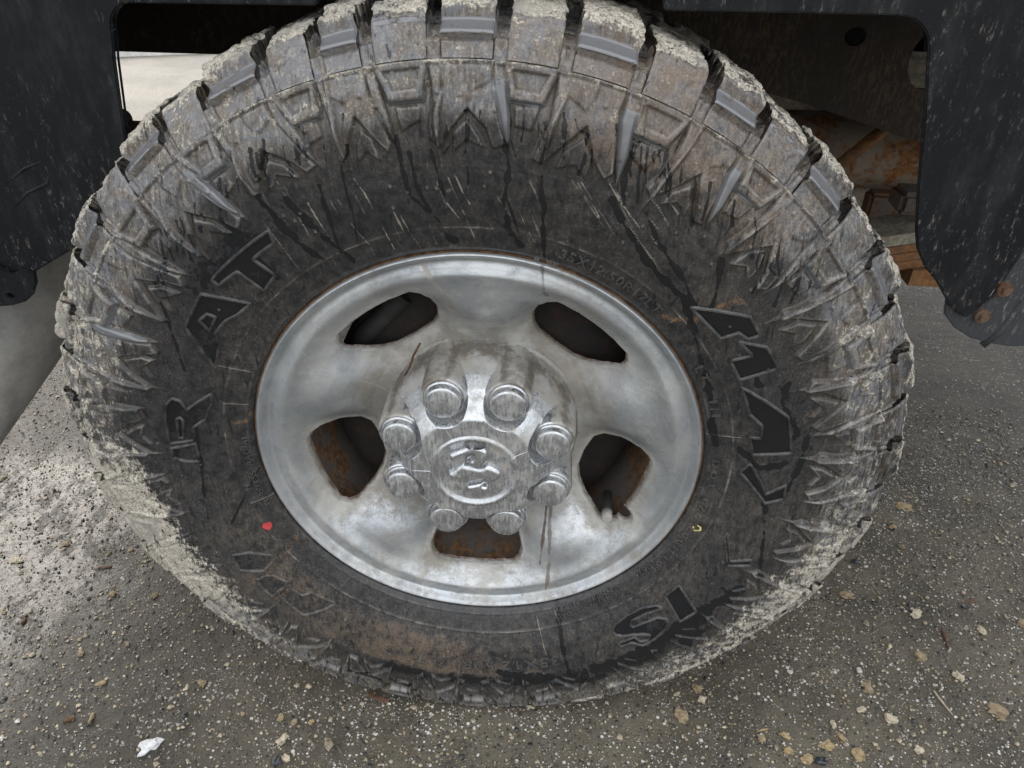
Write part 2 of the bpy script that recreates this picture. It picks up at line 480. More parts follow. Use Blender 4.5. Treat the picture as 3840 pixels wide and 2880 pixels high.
def vnoise(P, scale, seed=0):
    q = P*scale; i = np.floor(q).astype(np.int64); f = q-i; f = f*f*(3-2*f)
    out = np.zeros(len(P))
    for dx in (0, 1):
        wx = f[:, 0] if dx else 1-f[:, 0]
        for dy in (0, 1):
            wy = f[:, 1] if dy else 1-f[:, 1]
            for dz in (0, 1):
                wz = f[:, 2] if dz else 1-f[:, 2]
                h = ((i[:, 0]+dx)*73856093) ^ ((i[:, 1]+dy)*19349663) ^ ((i[:, 2]+dz)*83492791) ^ (seed*2654435761)
                h = (h ^ (h >> 13)) & 0xffffffff
                h = (h*1274126177) & 0xffffffff
                h = (h ^ (h >> 16)) & 0xffff
                out += wx*wy*wz*(h/65535.0)
    return out
def fbm(P, scale, oct=4, seed=0, gain=.5):
    a = 1; s = 0; t = 0
    for o in range(oct):
        s = s + a*vnoise(P, scale*2**o, seed+o*17); t += a; a *= gain
    return s/t
def smooth(a, b, x):
    t = np.clip((x-a)/(b-a), 0, 1); return t*t*(3-2*t)
def poly_sdf(px, py, poly):
    """Signed distance to a closed polygon, negative inside."""
    poly = np.asarray(poly, float); n = len(poly)
    d = np.full(px.shape, 1e9); ins = np.zeros(px.shape, bool)
    for i in range(n):
        ax, ay = poly[i]; bx, by = poly[(i+1) % n]
        ex, ey = bx-ax, by-ay
        t = np.clip(((px-ax)*ex+(py-ay)*ey)/(ex*ex+ey*ey+1e-18), 0, 1)
        d = np.minimum(d, (px-ax-t*ex)**2+(py-ay-t*ey)**2)
        c = (ay > py) != (by > py)
        with np.errstate(divide='ignore', invalid='ignore'):
            xi = (bx-ax)*(py-ay)/(by-ay+1e-30)+ax
        ins ^= c & (px < xi)
    return np.where(ins, -1, 1)*np.sqrt(d)
def line_dist(px, py, pts):
    d = np.full(px.shape, 1e9)
    for (ax, ay), (bx, by) in zip(pts[:-1], pts[1:]):
        ex, ey = bx-ax, by-ay
        t = np.clip(((px-ax)*ex+(py-ay)*ey)/(ex*ex+ey*ey+1e-18), 0, 1)
        d = np.minimum(d, (px-ax-t*ex)**2+(py-ay-t*ey)**2)
    return np.sqrt(d)
def angdiff(a, b): return (a-b+180) % 360-180

DATA = json.loads(r'''{"letters":[[[137.96,0.3167],[130.65,0.3152],[123.91,0.3147],[124.97,0.3034],[130.02,0.3039],[129.86,0.2801],[134.33,0.2765],[133.82,0.305],[138.38,0.3095]],[[149.18,0.3153],[141.54,0.3168],[138.39,0.2775],[142.17,0.2811],[144.75,0.2875],[148.19,0.2898],[150.7,0.2823],[156.48,0.2784]],[[146.78,0.3071],[144.79,0.3038],[144.67,0.2959],[148.13,0.2952]],[[171.04,0.32],[167.31,0.3185],[165.59,0.3125],[165.97,0.3059],[167.94,0.2991],[163.53,0.2787],[165.87,0.2766],[170.18,0.2822],[172.34,0.2941],[175.62,0.2949],[176.31,0.3187]],[[170.42,0.3091],[169.99,0.306],[170.57,0.3032],[174.93,0.3044],[174.91,0.309]],[[177.52,0.3192],[176.46,0.2947],[-178.86,0.2934],[-179.03,0.3059],[179.83,0.3184]],[[-153.53,0.3155],[-152.15,0.2975],[-148.52,0.2796],[-147.03,0.2852],[-146.27,0.3008],[-149.32,0.3223]],[[-145.35,0.3167],[-145.13,0.3045],[-144.11,0.2978],[-140.4,0.2916],[-139.92,0.3051],[-139.87,0.3199],[-142.39,0.32]],[[-140.26,0.3111],[-139.83,0.2944],[-138.08,0.2959],[-135.46,0.2942],[-134.37,0.2843],[-127.72,0.2797],[-129.21,0.2965],[-131.8,0.3164],[-136.01,0.3148]],[[45.84,0.2794],[38.78,0.3161],[34.72,0.3151],[34.82,0.3045],[36.71,0.3],[36.92,0.2835],[40.53,0.2809]],[[35.03,0.2961],[32.1,0.3156],[27.35,0.3171],[26.59,0.2821],[31.51,0.2806],[31.28,0.3013]],[[24.75,0.2813],[16.79,0.3168],[8.67,0.3192],[7.61,0.2835],[12.08,0.281],[11.93,0.2913],[15.0,0.2928],[17.86,0.2829]],[[5.14,0.2827],[-1.76,0.3031],[1.15,0.3195],[-2.21,0.3217],[-4.05,0.3049],[2.42,0.2744]],[[-14.52,0.284],[-21.03,0.3037],[-18.48,0.3223],[-19.92,0.3253],[-22.35,0.3047],[-16.14,0.2847]],[[-38.57,0.2826],[-33.9,0.2829],[-36.46,0.3215],[-40.89,0.3197]],[[-41.14,0.2928],[-42.19,0.2855],[-45.24,0.2804],[-49.81,0.28],[-53.69,0.284],[-55.28,0.2898],[-55.16,0.2964],[-53.71,0.3017],[-51.69,0.3048],[-49.57,0.3098],[-48.26,0.3155],[-49.35,0.3215],[-51.2,0.3176],[-51.47,0.3087],[-56.09,0.3081],[-55.68,0.3136],[-52.83,0.3146],[-51.34,0.3245],[-47.97,0.3236],[-44.64,0.319],[-43.05,0.3131],[-42.7,0.3063],[-43.92,0.3002],[-47.82,0.2969],[-50.24,0.2962],[-50.61,0.2923],[-49.47,0.288],[-45.77,0.2883],[-42.24,0.2924]]],"drips":[[[[108.14,0.342],[109.15,0.3211],[110.45,0.2915],[112.44,0.2695]],3],[[[112.64,0.3282],[114.46,0.295],[116.81,0.2654]],5],[[[99.78,0.3521],[100.04,0.3259],[100.04,0.3009],[96.84,0.2763]],5],[[[98.49,0.3363],[98.57,0.3085],[97.64,0.2861],[96.21,0.2712]],5],[[[95.54,0.3385],[94.52,0.2982]],4],[[[85.67,0.3474],[84.67,0.3254],[84.92,0.2919],[83.5,0.2694],[80.7,0.2519]],8],[[[84.48,0.2966],[81.68,0.266]],4],[[[79.9,0.3224],[78.47,0.2942],[75.18,0.2423]],6],[[[69.2,0.3213],[65.84,0.307],[58.67,0.2873],[51.36,0.2804],[46.25,0.2828]],9],[[[63.66,0.3234],[58.63,0.3053],[50.54,0.2924],[45.61,0.2829]],6],[[[49.84,0.3294],[45.15,0.3027],[41.89,0.2825]],7],[[[47.41,0.2796],[39.91,0.2654],[26.35,0.2527],[8.84,0.2487]],10],[[[23.57,0.3208],[19.85,0.3133],[16.12,0.3196],[12.45,0.3254],[11.51,0.3148]],8],[[[12.38,0.3338],[6.32,0.3296],[-0.31,0.3224]],7],[[[-3.5,0.3044],[-12.4,0.3198],[-21.29,0.3412]],7],[[[-65.9,0.2406],[-68.27,0.2827],[-69.45,0.3364]],7],[[[128.79,0.3323],[129.41,0.2997],[130.31,0.2765]],12],[[[118.2,0.3289],[117.09,0.2861],[115.89,0.2542]],9],[[[121.26,0.3431],[121.77,0.2941],[120.48,0.2663]],10],[[[90.61,0.3227],[90.58,0.3066]],4],[[[95.74,0.2611],[93.78,0.2508]],10],[[[-168.03,0.3565]],3],[[[167.46,0.2925],[178.22,0.2924],[-172.11,0.2999],[-163.87,0.3124]],4],[[[146.59,0.3423],[158.81,0.3042]],3],[[[-37.7,0.3254],[-50.97,0.334],[-63.09,0.3351]],22],[[[-26.07,0.336],[-35.44,0.3274],[-42.88,0.352]],24],[[[-84.55,0.3205],[-72.96,0.3461],[-63.42,0.3555]],16],[[[-115.83,0.3692],[-102.19,0.3703]],12],[[[-165.94,0.2361],[-157.64,0.236]],5],[[[-173.4,0.2417],[-160.84,0.2934]],4],[[[8.45,0.2727],[4.32,0.2915],[6.18,0.3166]],10],[[[30.14,0.2967],[24.64,0.2972]],8]],"scr":[[[[107.47,0.3253],[106.84,0.3101],[106.68,0.2942]],0.82],[[[65.81,0.31],[61.24,0.2979],[56.15,0.2878]],0.72],[[[110.93,0.3314],[111.18,0.3193],[111.25,0.3062]],1.15],[[[74.61,0.3246],[72.69,0.3143],[70.36,0.3042]],1.18],[[[70.84,0.3383],[67.97,0.3249],[64.74,0.312]],0.64],[[[93.62,0.3142],[92.03,0.2861],[90.01,0.2547]],0.74],[[[67.4,0.3194],[63.11,0.3015],[57.95,0.2843]],0.83],[[[85.98,0.2973],[84.62,0.2875],[82.84,0.2776]],0.53],[[[120.41,0.3255],[120.93,0.3119],[121.71,0.2978]],0.77],[[[64.76,0.3489],[62.19,0.342],[59.38,0.3361]],0.72],[[[102.7,0.282],[102.33,0.2652],[101.4,0.2476]],0.58],[[[117.32,0.34],[117.98,0.3167],[119.31,0.2922]],0.76],[[[112.32,0.3144],[112.49,0.3055],[112.41,0.2955]],1.26],[[[75.96,0.2765],[74.5,0.2698],[72.52,0.2643]],1.12],[[[99.64,0.2668],[99.14,0.2403]],0.65],[[[95.43,0.3122],[94.8,0.2957],[94.25,0.2783]],0.51],[[[117.86,0.3449],[118.16,0.3215],[118.96,0.2971]],0.58],[[[64.47,0.337],[62.45,0.3321],[60.64,0.3266]],0.63],[[[81.61,0.3166],[80.59,0.3098],[79.72,0.3023]],1.3],[[[115.78,0.3183],[116.26,0.2933],[116.78,0.2648]],0.88],[[[108.38,0.3098],[108.27,0.301],[108.41,0.2924]],1.21],[[[71.9,0.3129],[70.56,0.3077],[69.32,0.3019]],0.67],[[[111.45,0.2872],[111.31,0.2754],[110.78,0.2624]],0.95],[[[64.14,0.3391],[59.84,0.3248],[54.75,0.3128]],1.1],[[[92.38,0.314],[91.66,0.3019],[90.51,0.2893]],1.24],[[[103.62,0.2884],[103.22,0.2599]],0.92],[[[82.05,0.2858],[80.47,0.2717],[78.18,0.2582]],0.56],[[[62.13,0.3112],[57.79,0.3029],[52.83,0.2976]],0.6],[[[63.89,0.3241],[62.31,0.3201],[60.6,0.3168]],0.96],[[[75.32,0.2798],[72.95,0.2709],[69.98,0.2635]],0.51],[[[70.92,0.3365],[67.48,0.3197],[63.15,0.3041]],0.94],[[[70.5,0.3329],[67.12,0.3204],[63.05,0.3096]],1.12],[[[94.32,0.2901],[93.47,0.2824],[92.51,0.2741]],0.89],[[[69.61,0.3118],[67.81,0.3051],[65.69,0.2992]],0.92],[[[123.68,0.3229],[124.47,0.2972],[125.88,0.2694]],0.8],[[[74.97,0.3174],[73.16,0.3085],[70.8,0.3001]],0.58],[[[116.76,0.3152],[117.65,0.2873],[119.34,0.2568]],1.19],[[[76.25,0.3285],[72.38,0.3118],[68.0,0.2953]],1.17],[[[98.3,0.2751],[97.96,0.2617],[97.9,0.2483]],0.62],[[[92.61,0.3005],[91.45,0.2801],[89.85,0.2582]],0.5],[[[104.75,0.2964],[104.6,0.2764],[104.56,0.2549]],0.56],[[[110.46,0.2866],[110.97,0.2688],[111.06,0.2495]],1.0],[[[80.76,0.2916],[79.02,0.2774],[77.04,0.2627]],1.23],[[[106.66,0.279],[106.66,0.25]],0.61],[[[75.72,0.3132],[72.26,0.2992],[68.64,0.2849]],0.62],[[[74.2,0.3261],[70.21,0.3089],[65.37,0.2921]],0.78]],"rust":[[[[-144.79,0.33],[-145.6,0.3112],[-144.61,0.2952],[-146.68,0.2737],[-148.86,0.2474]],6],[[[45.7,0.2535],[42.9,0.274],[42.57,0.3008],[42.07,0.3173]],6],[[[168.64,0.242],[171.24,0.2459],[171.46,0.259]],4],[[[15.81,0.3321],[18.13,0.3457]],5],[[[71.6,0.3329],[71.07,0.3169],[65.51,0.3224],[63.53,0.3189]],14],[[[-143.18,0.3018],[-138.5,0.2962],[-138.82,0.318]],6],[[[72.22,0.388],[68.7,0.364],[68.97,0.3351]],12]],"chips":[[-0.406,-0.107,0.028,0.0125,35,"flake","crumpled white paper-like flake lying on the asphalt at lower left"],[-0.565,0.02,0.012,0.0138,10,"chip","square tan wood chunk on wet asphalt, left of the tyre"],[-0.572,0.126,0.01,0.0113,60,"chip","small yellowish chip beside the lower left tyre shoulder, nearest the puddle"],[-0.506,0.129,0.0134,0.0078,60,"chip","narrow tan chip close under the lower left tyre shoulder"],[-0.512,-0.024,0.018,0.007,25,"chip","thin yellow wood splinter left below the tyre"],[-0.499,-0.076,0.0063,0.0266,10,"chip","upright tan splinter near the bottom left, above the white flake"],[-0.377,-0.015,0.014,0.015,80,"chip","rounded tan chip midway between white flake and tyre"],[-0.757,0.182,0.0285,0.0135,-5,"chip","pale tan chip sitting in the shiny puddle at the left edge"],[-0.698,0.221,0.0165,0.0105,0,"chip","small orange tan chip at the right border of the puddle"],[-0.306,-0.056,0.008,0.009,20,"chip","small two tone chip just left of the cluster below the tyre"],[-0.254,-0.059,0.013,0.0138,-20,"chip","tan square chip, uppermost of the cluster below the tyre"],[-0.234,-0.063,0.011,0.0125,15,"chip","tan chip right of the uppermost chip in the cluster below the tyre"],[-0.242,-0.086,0.014,0.0225,-25,"chip","bright cream torn chip at the centre of the cluster below the tyre"],[-0.213,-0.061,0.012,0.01,30,"chip","small yellow chip at the right end of the cluster below the tyre"],[-0.231,-0.112,0.018,0.01,-30,"chip","pale chip at the bottom edge beneath the chip cluster"],[-0.61,0.176,0.0201,0.0056,10,"splinter","reddish splinter between the puddle and the tyre"],[-0.526,-0.08,0.014,0.0075,40,"bark","dark curled bark scrap at the left, above the bottom edge"],[-0.241,-0.117,0.01,0.015,0,"pebble","dark blue grey pebble at the bottom edge under the chip cluster"],[-0.507,0.039,0.01,0.01,20,"chip","small white and tan chip in the middle of the lower left asphalt"],[-0.678,0.069,0.006,0.015,20,"bark","reddish brown bark sliver left in the wet asphalt"],[-0.132,-0.021,0.035,0.0065,-28,"bark","long reddish brown bark strip lying at the foot of the tyre"],[0.071,-0.021,0.0124,0.004,-25,"splinter","short pale splinter just below the tyre contact"],[0.558,0.205,0.0315,0.0206,-5,"chip","flat tan wood chip near the lower right tyre shoulder"],[0.653,0.177,0.0174,0.0277,-40,"chip","pale yellow bent chip right of the tyre"],[0.748,0.206,0.0255,0.0068,40,"splinter","brown twig piece leaning up right, at the right of the picture"],[0.679,0.132,0.0066,0.0319,-5,"bark","dark brown bark sliver standing out on the grey asphalt at right"],[0.672,0.067,0.02,0.0188,-35,"chip","square cream chip at right, above the big yellow fan"],[0.632,0.024,0.0032,0.0375,14,"straw","long yellow straw with a red fleck at lower right"],[0.702,0.018,0.0375,0.0281,-40,"chip","orange tan pointed chip near the right edge"],[0.536,0.039,0.021,0.0263,0,"chip","large tan chip with darker top, centre of the lower right asphalt"],[0.3,0.023,0.018,0.0175,-20,"chip","faint tan chip under the tyre, right of centre"],[0.725,0.418,0.039,0.03,-20,"chip","broad golden chip against the right side tyre shoulder"],[0.686,0.364,0.018,0.0125,20,"chip","dull golden chip just below the broad golden one"],[0.472,-0.02,0.01,0.0188,5,"chip","upright cream chip, upper end of the bottom debris trail"],[0.476,-0.036,0.022,0.0113,-50,"chip","long tan chip slanting down in the bottom debris trail"],[0.552,-0.006,0.025,0.0225,-25,"chip","cream fan shaped chip right of the debris trail"],[0.518,0.007,0.016,0.01,5,"chip","thin tan chip left of the cream fan"],[0.456,-0.051,0.023,0.0175,35,"chip","golden chip in the middle of the bottom debris trail"],[0.425,-0.069,0.018,0.0188,-30,"chip","rough golden chip at the bottom edge beside the dark pebble"],[0.402,-0.06,0.017,0.015,20,"chip","golden chip left of the bottom debris trail"],[0.404,-0.04,0.017,0.01,-35,"chip","small golden chip above its twin, left of the bottom debris trail"],[0.373,-0.046,0.0112,0.0154,0,"chip","lone squarish tan chip at the left of the bottom debris"],[0.572,-0.048,0.015,0.015,-50,"chip","tan chip to the lower right of the cream fan"],[0.441,-0.072,0.015,0.0113,0,"pebble","glossy black pebble at the bottom edge in the debris trail"],[0.685,0.316,0.009,0.0125,20,"chip","little pinkish tan chip close to the right tyre shoulder"],[0.741,0.149,0.015,0.0263,30,"chip","curved tan chip at the far right, above the square cream chip"],[0.629,0.099,0.021,0.0244,-60,"chip","tan chip with dark centre between the bent chip and the fan"],[0.493,-0.057,0.022,0.025,10,"chip","golden fibrous chip at the bottom, right of the black pebble"],[0.808,0.17,0.0165,0.0225,-40,"chip","orange tan chip cut by the right picture edge"],[0.533,0.067,0.0067,0.0101,0,"pebble","round white pebble above the large tan chip"],[0.434,0.058,0.0084,0.006,-30,"pebble","oval white pebble below the tyre, right of centre"],[0.593,0.277,0.015,0.009,-15,"pebble","flat black pebble beside the right tyre shoulder"],[0.274,-0.021,0.022,0.0225,0,"chip","pinkish tan chip under the tyre at the bottom middle"],[0.376,-0.034,0.017,0.003,15,"straw","short yellow straw above the squarish tan chip"],[0.303,0.006,0.016,0.0125,-30,"chip","whitish chip between the two faint tan chips"],[0.734,0.194,0.0108,0.0075,0,"pebble","tiny blue black pebble at the lower end of the brown twig"]],"emb":[[[-0.0267,0.0246],[-0.0253,0.0274],[-0.0227,0.0287],[-0.0081,0.0361],[-0.0063,0.0389],[0.0005,0.0388],[0.0073,0.0382],[0.0133,0.0342],[0.0154,0.0295],[0.0146,0.0206],[0.0103,0.0125],[0.0072,0.0095],[0.0029,0.0104],[-0.0019,0.0118],[-0.0053,0.016],[-0.0057,0.0182],[-0.0018,0.0218],[-0.0005,0.0262],[-0.0022,0.0283],[-0.0056,0.0281],[-0.0108,0.0256],[-0.0169,0.0213],[-0.0213,0.0161],[-0.0243,0.0159]],[[-0.0091,0.0213],[-0.0035,0.0239],[-0.0057,0.0182],[-0.0119,0.0111],[-0.0014,0.0101],[0.0072,0.0079],[0.0116,0.0126],[0.0189,0.0109],[0.0264,0.0057],[0.029,-0.0003],[0.0256,-0.0068],[0.0177,-0.0114],[0.0151,-0.0075],[0.0063,-0.0058],[-0.0077,-0.0062],[-0.0148,-0.0084],[-0.0223,-0.0089],[-0.0275,-0.0035],[-0.0274,-0.0012],[-0.022,0.0025],[-0.018,0.0079],[-0.0101,0.0146]],[[-0.0092,-0.0173],[-0.0025,-0.0157],[0.0054,-0.0128],[0.0107,-0.0096],[0.0111,-0.0119],[0.0072,-0.0162],[0.0134,-0.0169],[0.0147,-0.0221],[0.0103,-0.0253],[0.0,-0.0255],[-0.0071,-0.0224]]]}''')

# ================================================================ THE TRUCK
truck = bpy.data.objects.new('pickup_truck', None)
S.collection.objects.link(truck)
label(truck, 'black pickup truck seen close up at its muddy rear wheel', 'truck')

# ---------------------------------------------------------------- tyre
PR = np.array([[.2375, .016], [.2378, .008], [.239, .003], [.246, -.002], [.262, -.007], [.285, -.015], [.31, -.021], [.335, -.024],
               [.36, -.024], [.38, -.021], [.4016, -.016], [.42, -.008], [.4290, -.001], [.4335, .006], [.4358, .018], [.4370, .04], [.4375, .085]])
_seg = np.hypot(*np.diff(PR, axis=0).T); _s = np.r_[0, np.cumsum(_seg)]
_ss = np.linspace(0, _s[-1], 900)
_r = np.interp(_ss, _s, PR[:, 0]); _y = np.interp(_ss, _s, PR[:, 1])
_k = np.exp(-np.linspace(-2.5, 2.5, 41)**2/2); _k /= _k.sum()
_r = np.convolve(np.pad(_r, 20, 'edge'), _k, 'valid'); _y = np.convolve(np.pad(_y, 20, 'edge'), _k, 'valid')
_dr = np.gradient(_r); _dy = np.gradient(_y); _nn = np.hypot(_dr, _dy)
_nr = _dy/_nn; _ny = -_dr/_nn
def s_of_r(r): return float(np.interp(r, _r[:700], _ss[:700]))
def prof(s): return np.interp(s, _ss, _r), np.interp(s, _ss, _y), np.interp(s, _ss, _nr), np.interp(s, _ss, _ny)
def tyre_xyz(thd, s, h):
    """Point on the tyre at angle (degrees), path length s, raised by h; squashed where it meets the ground."""
    r, y, nr, ny = prof(s)
    R = r+h*nr; Y = y+h*ny
    t = np.radians(thd)
    x = R*np.cos(t); z = R*np.sin(t)
    b = .010*np.exp(-(angdiff(thd, -90)/46)**2)*np.interp(r, [.237, .26, .29, .33, .37, .4016, .44], [0, .5, .9, 1, .7, .35, .2])
    b = b+.0015*np.exp(-(angdiff(thd, -90)/23)**2)*np.interp(r, [.35, .395, .43, .44], [0, 1, .8, .5])
    sq = np.exp(-(angdiff(thd, -90)/26)**2)*np.interp(r, [.32, .44], [0, .016])
    z = z+sq*0.35
    z = np.maximum(z, -H-.0012+.0004*np.sin(thd*3))
    return x, Y-b, z+H
def tyre_rt(thd, r, h=0.0):
    s = np.interp(r, _r[:700], _ss[:700])
    return tyre_xyz(np.asarray(thd, float), s, h)

notch = [134.9, 127.6, 121.0, 113.2, 107.0, 101.35, 94.1, 87.0, 79.9, 71.9, 64.3, 57.4, 50.4]
gap = (360-(134.9-50.4))/38
na = [50.4]
for i in range(37): na.append(na[-1]-gap+(rng.random()-.5)*.35)
notch = notch+[v if v > -180 else v+360 for v in na[1:]]     # 50 groove angles, running clockwise

def masks(thd, r, P):
    """How muddy, filmed, wet ... each bit of the tyre is."""
    g = lambda t0, w: np.exp(-(angdiff(thd, t0)/w)**2)
    sh = smooth(.338, .385, r)
    lowf = fbm(P, 9, 3, 5)-.5
    n2 = fbm(P, 38, 4, 11)-.5
    film = .36+.28*sh+lowf*.8+.16*g(90, 50)*sh
    mud = .03+.24*sh+lowf*.55
    mud += .40*g(190, 30)*smooth(.31, .36, r)+.26*g(205, 26)*smooth(.33, .37, r)
    mud += .34*g(-42, 34)*smooth(.335, .37, r)+.14*g(0, 30)*sh
    mud += .08*g(100, 60)*sh
    mud -= .30*g(-92, 30)*(1-smooth(.39, .41, r))
    film += .14*g(196, 40)*smooth(.28, .33, r)
    film += .30*g(-100, 34)*smooth(.245, .27, r)*(1-smooth(.325, .345, r))
    tan = .10+.62*g(-100, 40)*smooth(.26, .28, r)*(1-smooth(.325, .34, r))+.24*g(-165, 26)*smooth(.25, .265, r)*(1-smooth(.29, .30, r))
    tan += .46*g(62, 26)*smooth(.31, .36, r)+.22*g(150, 30)*sh+.35*np.exp(-((r-.272)/.010)**2)*g(30, 40)+.18*g(85, 60)*sh+lowf*.5
    wet = .02+n2*.5
    wet += .46*np.exp(-((r-.325)/.028)**2)*(g(132, 24)+.9*g(16, 25)+.5*g(160, 18)+.4*g(55, 20))
    wet += .55*np.exp(-((r-.335)/.018)**2)*g(-92, 45)
    wet += .30*np.exp(-((r-.278)/.014)**2)*(g(140, 28)+.5*g(12, 40)+.9*g(-60, 30))
    wet += .42*np.exp(-((r-.35)/.02)**2)*g(-50, 22)
    return film, mud, tan, wet

# fine grid: the whole outer sidewall and shoulder valleys
NU = 2300
s0, s1 = 0.0, s_of_r(.4355)+.02
NV = int((s1-s0)/.00115)
TH = np.linspace(180, -180, NU, endpoint=False)
SV = np.linspace(s0, s1, NV)
T2, S2 = np.meshgrid(TH, SV, indexing='ij')
R2, Y2, _, _ = prof(S2)
hgt = np.zeros_like(T2)
blk = np.zeros_like(T2)          # 1 inside a block footprint
chan_local = []
ns = sorted(notch)
ord_ = sorted(range(50), key=lambda i: notch[i])
band = (R2 > .332) & (R2 < .4016)
sky_sheen_at = np.zeros_like(T2)
def arc_xy(thc):
    return np.radians(angdiff(T2, thc))*R2*1000, R2*1000
blocks = []
for i in range(50):
    a = notch[i]; b = notch[(i+1) % 50]
    w = (a-b) % 360
    kind = 'A' if i % 2 == 0 else 'B'
    blocks.append((a, b, w, kind))
def region(thc, half):
    d = angdiff(T2[:, 0], thc)
    return np.where(np.abs(d) < half)[0]
jr = np.where((SV > s_of_r(.318)) & (SV < s_of_r(.4022)))[0]
j0, j1 = jr[0], jr[-1]+1
for (a, b, w, kind) in blocks:
    thc = a-w/2
    idx = region(thc, w*.85)
    sub = np.ix_(idx, np.arange(j0, j1))
    r = R2[sub]*1000
    t = np.radians(angdiff(T2[sub], thc))*r*(7.2/w)*-1      # + is clockwise, millimetres
    jit = rng.uniform(-1, 1, 4); inn = rng.uniform(3, 13)
    if rng.random() < .5: t = -t
    r = np.where(r < 398, 398-(398-r)*(48/(48+inn)), r)
    J = lambda pl: [(x+rng.uniform(-1.6, 1.6), y+(rng.uniform(-2, 2) if y < 400 else 0)) for x, y in pl]
    if kind == 'A':
        p = [(-21, 403), (21, 403), (20, 386), (27, 366), (31, 349), (22, 345), (15, 358), (0, 373+jit[0]), (-13, 358), (-22, 346), (-29, 352), (-26, 366), (-20, 386)]
        p = J(p)
        d = poly_sdf(t, r, p)
        hgt[sub] += .0045*smooth(.7, -1.3, d)
        p2 = J([(-10, 357), (0, 367), (10, 356), (13, 345), (0, 352), (-12, 343)])
        d2 = poly_sdf(t, r, p2)
        hgt[sub] += .0028*smooth(.6, -.9, d2)
        p3 = [(-1, 403), (19, 403), (18, 389), (4, 383), (0, 392)]
        d3 = poly_sdf(t, r, p3)
        hgt[sub] += .0012*smooth(.5, -.6, d3)
    else:
        p = [(-22, 403), (22, 403), (20, 396), (14, 379), (-13, 379), (-20, 396)]
        d = poly_sdf(t, r, p)
        hgt[sub] += .0078*smooth(.6, -2.6, d)
        p2 = [(-15, 398), (15, 398), (10, 386), (-9, 386)]
        d2 = poly_sdf(t, r, p2)
        hgt[sub] -= .0034*smooth(.5, -.9, d2)
        p3 = J([(-9, 378), (10, 378), (8, 366), (-8, 364)])
        d3 = poly_sdf(t, r, p3)
        hgt[sub] += .0026*smooth(.6, -.8, d3)
        sky_sheen_at[sub] = np.maximum(sky_sheen_at[sub], .9*smooth(.9, 0, np.abs(d+.4)-.8)*(r < 384)*(rng.random() < .7))
    t = np.radians(angdiff(T2[sub], thc))*R2[sub]*1000*(7.2/w)*-1
    # long spear ridge running inwards from each groove
    ln = 344 if kind == 'A' else 330
    sk = 7 if kind == 'A' else -4
    p = [(20, 403), (33, 403), (31+sk*.3, 384), (29+sk*.9, 366), (24+sk*1.4, ln), (21+sk*.8, 362), (20, 384)]
    d = poly_sdf(t, r, p)
    hgt[sub] += .0062*smooth(.5, -3.6, d)-.0040*smooth(-1, -5, d)*smooth(388, 403, r)
    sky_sheen_at[sub] = np.maximum(sky_sheen_at[sub], .95*smooth(.5, -1.5, d)*smooth(394, 388, r)*smooth(348, 356, r)*(1 if (kind == 'A' and rng.random() < .4) else .1))
hgt = np.maximum(hgt, 0)
# ring rib on the shoulder, inner bead rings
for r0, hh, ww in ((.4018, .0013, .0011), (.2655, .0009, .0008), (.2447, .0007, .0008), (.3235, .0003, .0009)):
    hgt += hh*np.exp(-((R2-r0)/ww)**2)
hgt -= .0009*np.exp(-((R2-.3995)/.0009)**2)
# thin radial mould lines
for tt, ra, rb in ((156, .245, .2775), (166, .2425, .2675), (11.6, .2404, .2717), (-164, .239, .2659), (74.5, .243, .2695), (44.6, .247, .2769), (-73, .25, .30), (-67.5, .244, .27), (-53, .246, .272), (-28, .246, .272), (-110, .25, .272), (-129, .248, .272)):
    hgt += .0006*np.exp(-((np.radians(angdiff(T2, tt))*R2)/.0009)**2)*(R2 > ra)*(R2 < rb)
# moulding nubs
for k in range(150):
    tt = rng.uniform(-180, 180); r0 = rng.choice([rng.uniform(.355, .398), rng.uniform(.35, .398), rng.uniform(.29, .34)])
    idx = region(tt, .8)
    jj = np.where(np.abs(R2[0]-r0) < .004)[0]
    sub = np.ix_(idx, jj)
    dd = np.hypot(np.radians(angdiff(T2[sub], tt))*R2[sub], R2[sub]-r0)
    hgt[sub] += .0022*smooth(.0019, .0004, dd)
# the shoulder beyond the ring: valleys between the tread blocks
past = R2 > .4030
past |= S2 > s_of_r(.4030)
inb = np.zeros_like(T2)
for (a, b, w, kind) in blocks:
    thc = a-w/2
    idx = region(thc, w/2-.78)
    inb[idx, :] = 1
vv = smooth(s_of_r(.417), s_of_r(.423), S2)
valley = -.0016-.0125*vv
hs = np.where(inb > 0, -.006, valley)
hgt = np.where(past, hs, hgt)
for (a, b, w, kind) in blocks:                       # the rounded slit plate at the foot of each groove
    idx = region(a, 1.2)
    jj = np.where((SV > s_of_r(.4035)) & (SV < s_of_r(.427)))[0]
    sub = np.ix_(idx, jj)
    t = np.radians(angdiff(T2[sub], a))*R2[sub]*1000; r = R2[sub]*1000
    d = poly_sdf(t, r, [(-2.6, 407), (2.6, 407), (2.6, 421), (-2.6, 421)])
    hgt[sub] += .0010*np.exp(-((d-.6)/.55)**2)
    d = poly_sdf(t, r, [(-.7, 410), (.9, 410), (.9, 425), (-.9, 425)])
    hgt[sub] -= .0022*smooth(.4, -.4, d)
cake = np.maximum(.75*np.exp(-(angdiff(T2, 205)/22)**2), .6*np.exp(-(angdiff(T2, -45)/24)**2))*(R2 < .4016)
hgt = hgt*(1-cake)
Xg, Yg, Zg = tyre_xyz(T2, S2, hgt)
P = np.stack([Xg, Yg, Zg], -1).reshape(-1, 3)
lump = (fbm(P, 120, 3, 3)-.5)
film, mud, tan, wet = masks(T2.ravel(), R2.ravel(), P)
hr = hgt.ravel()
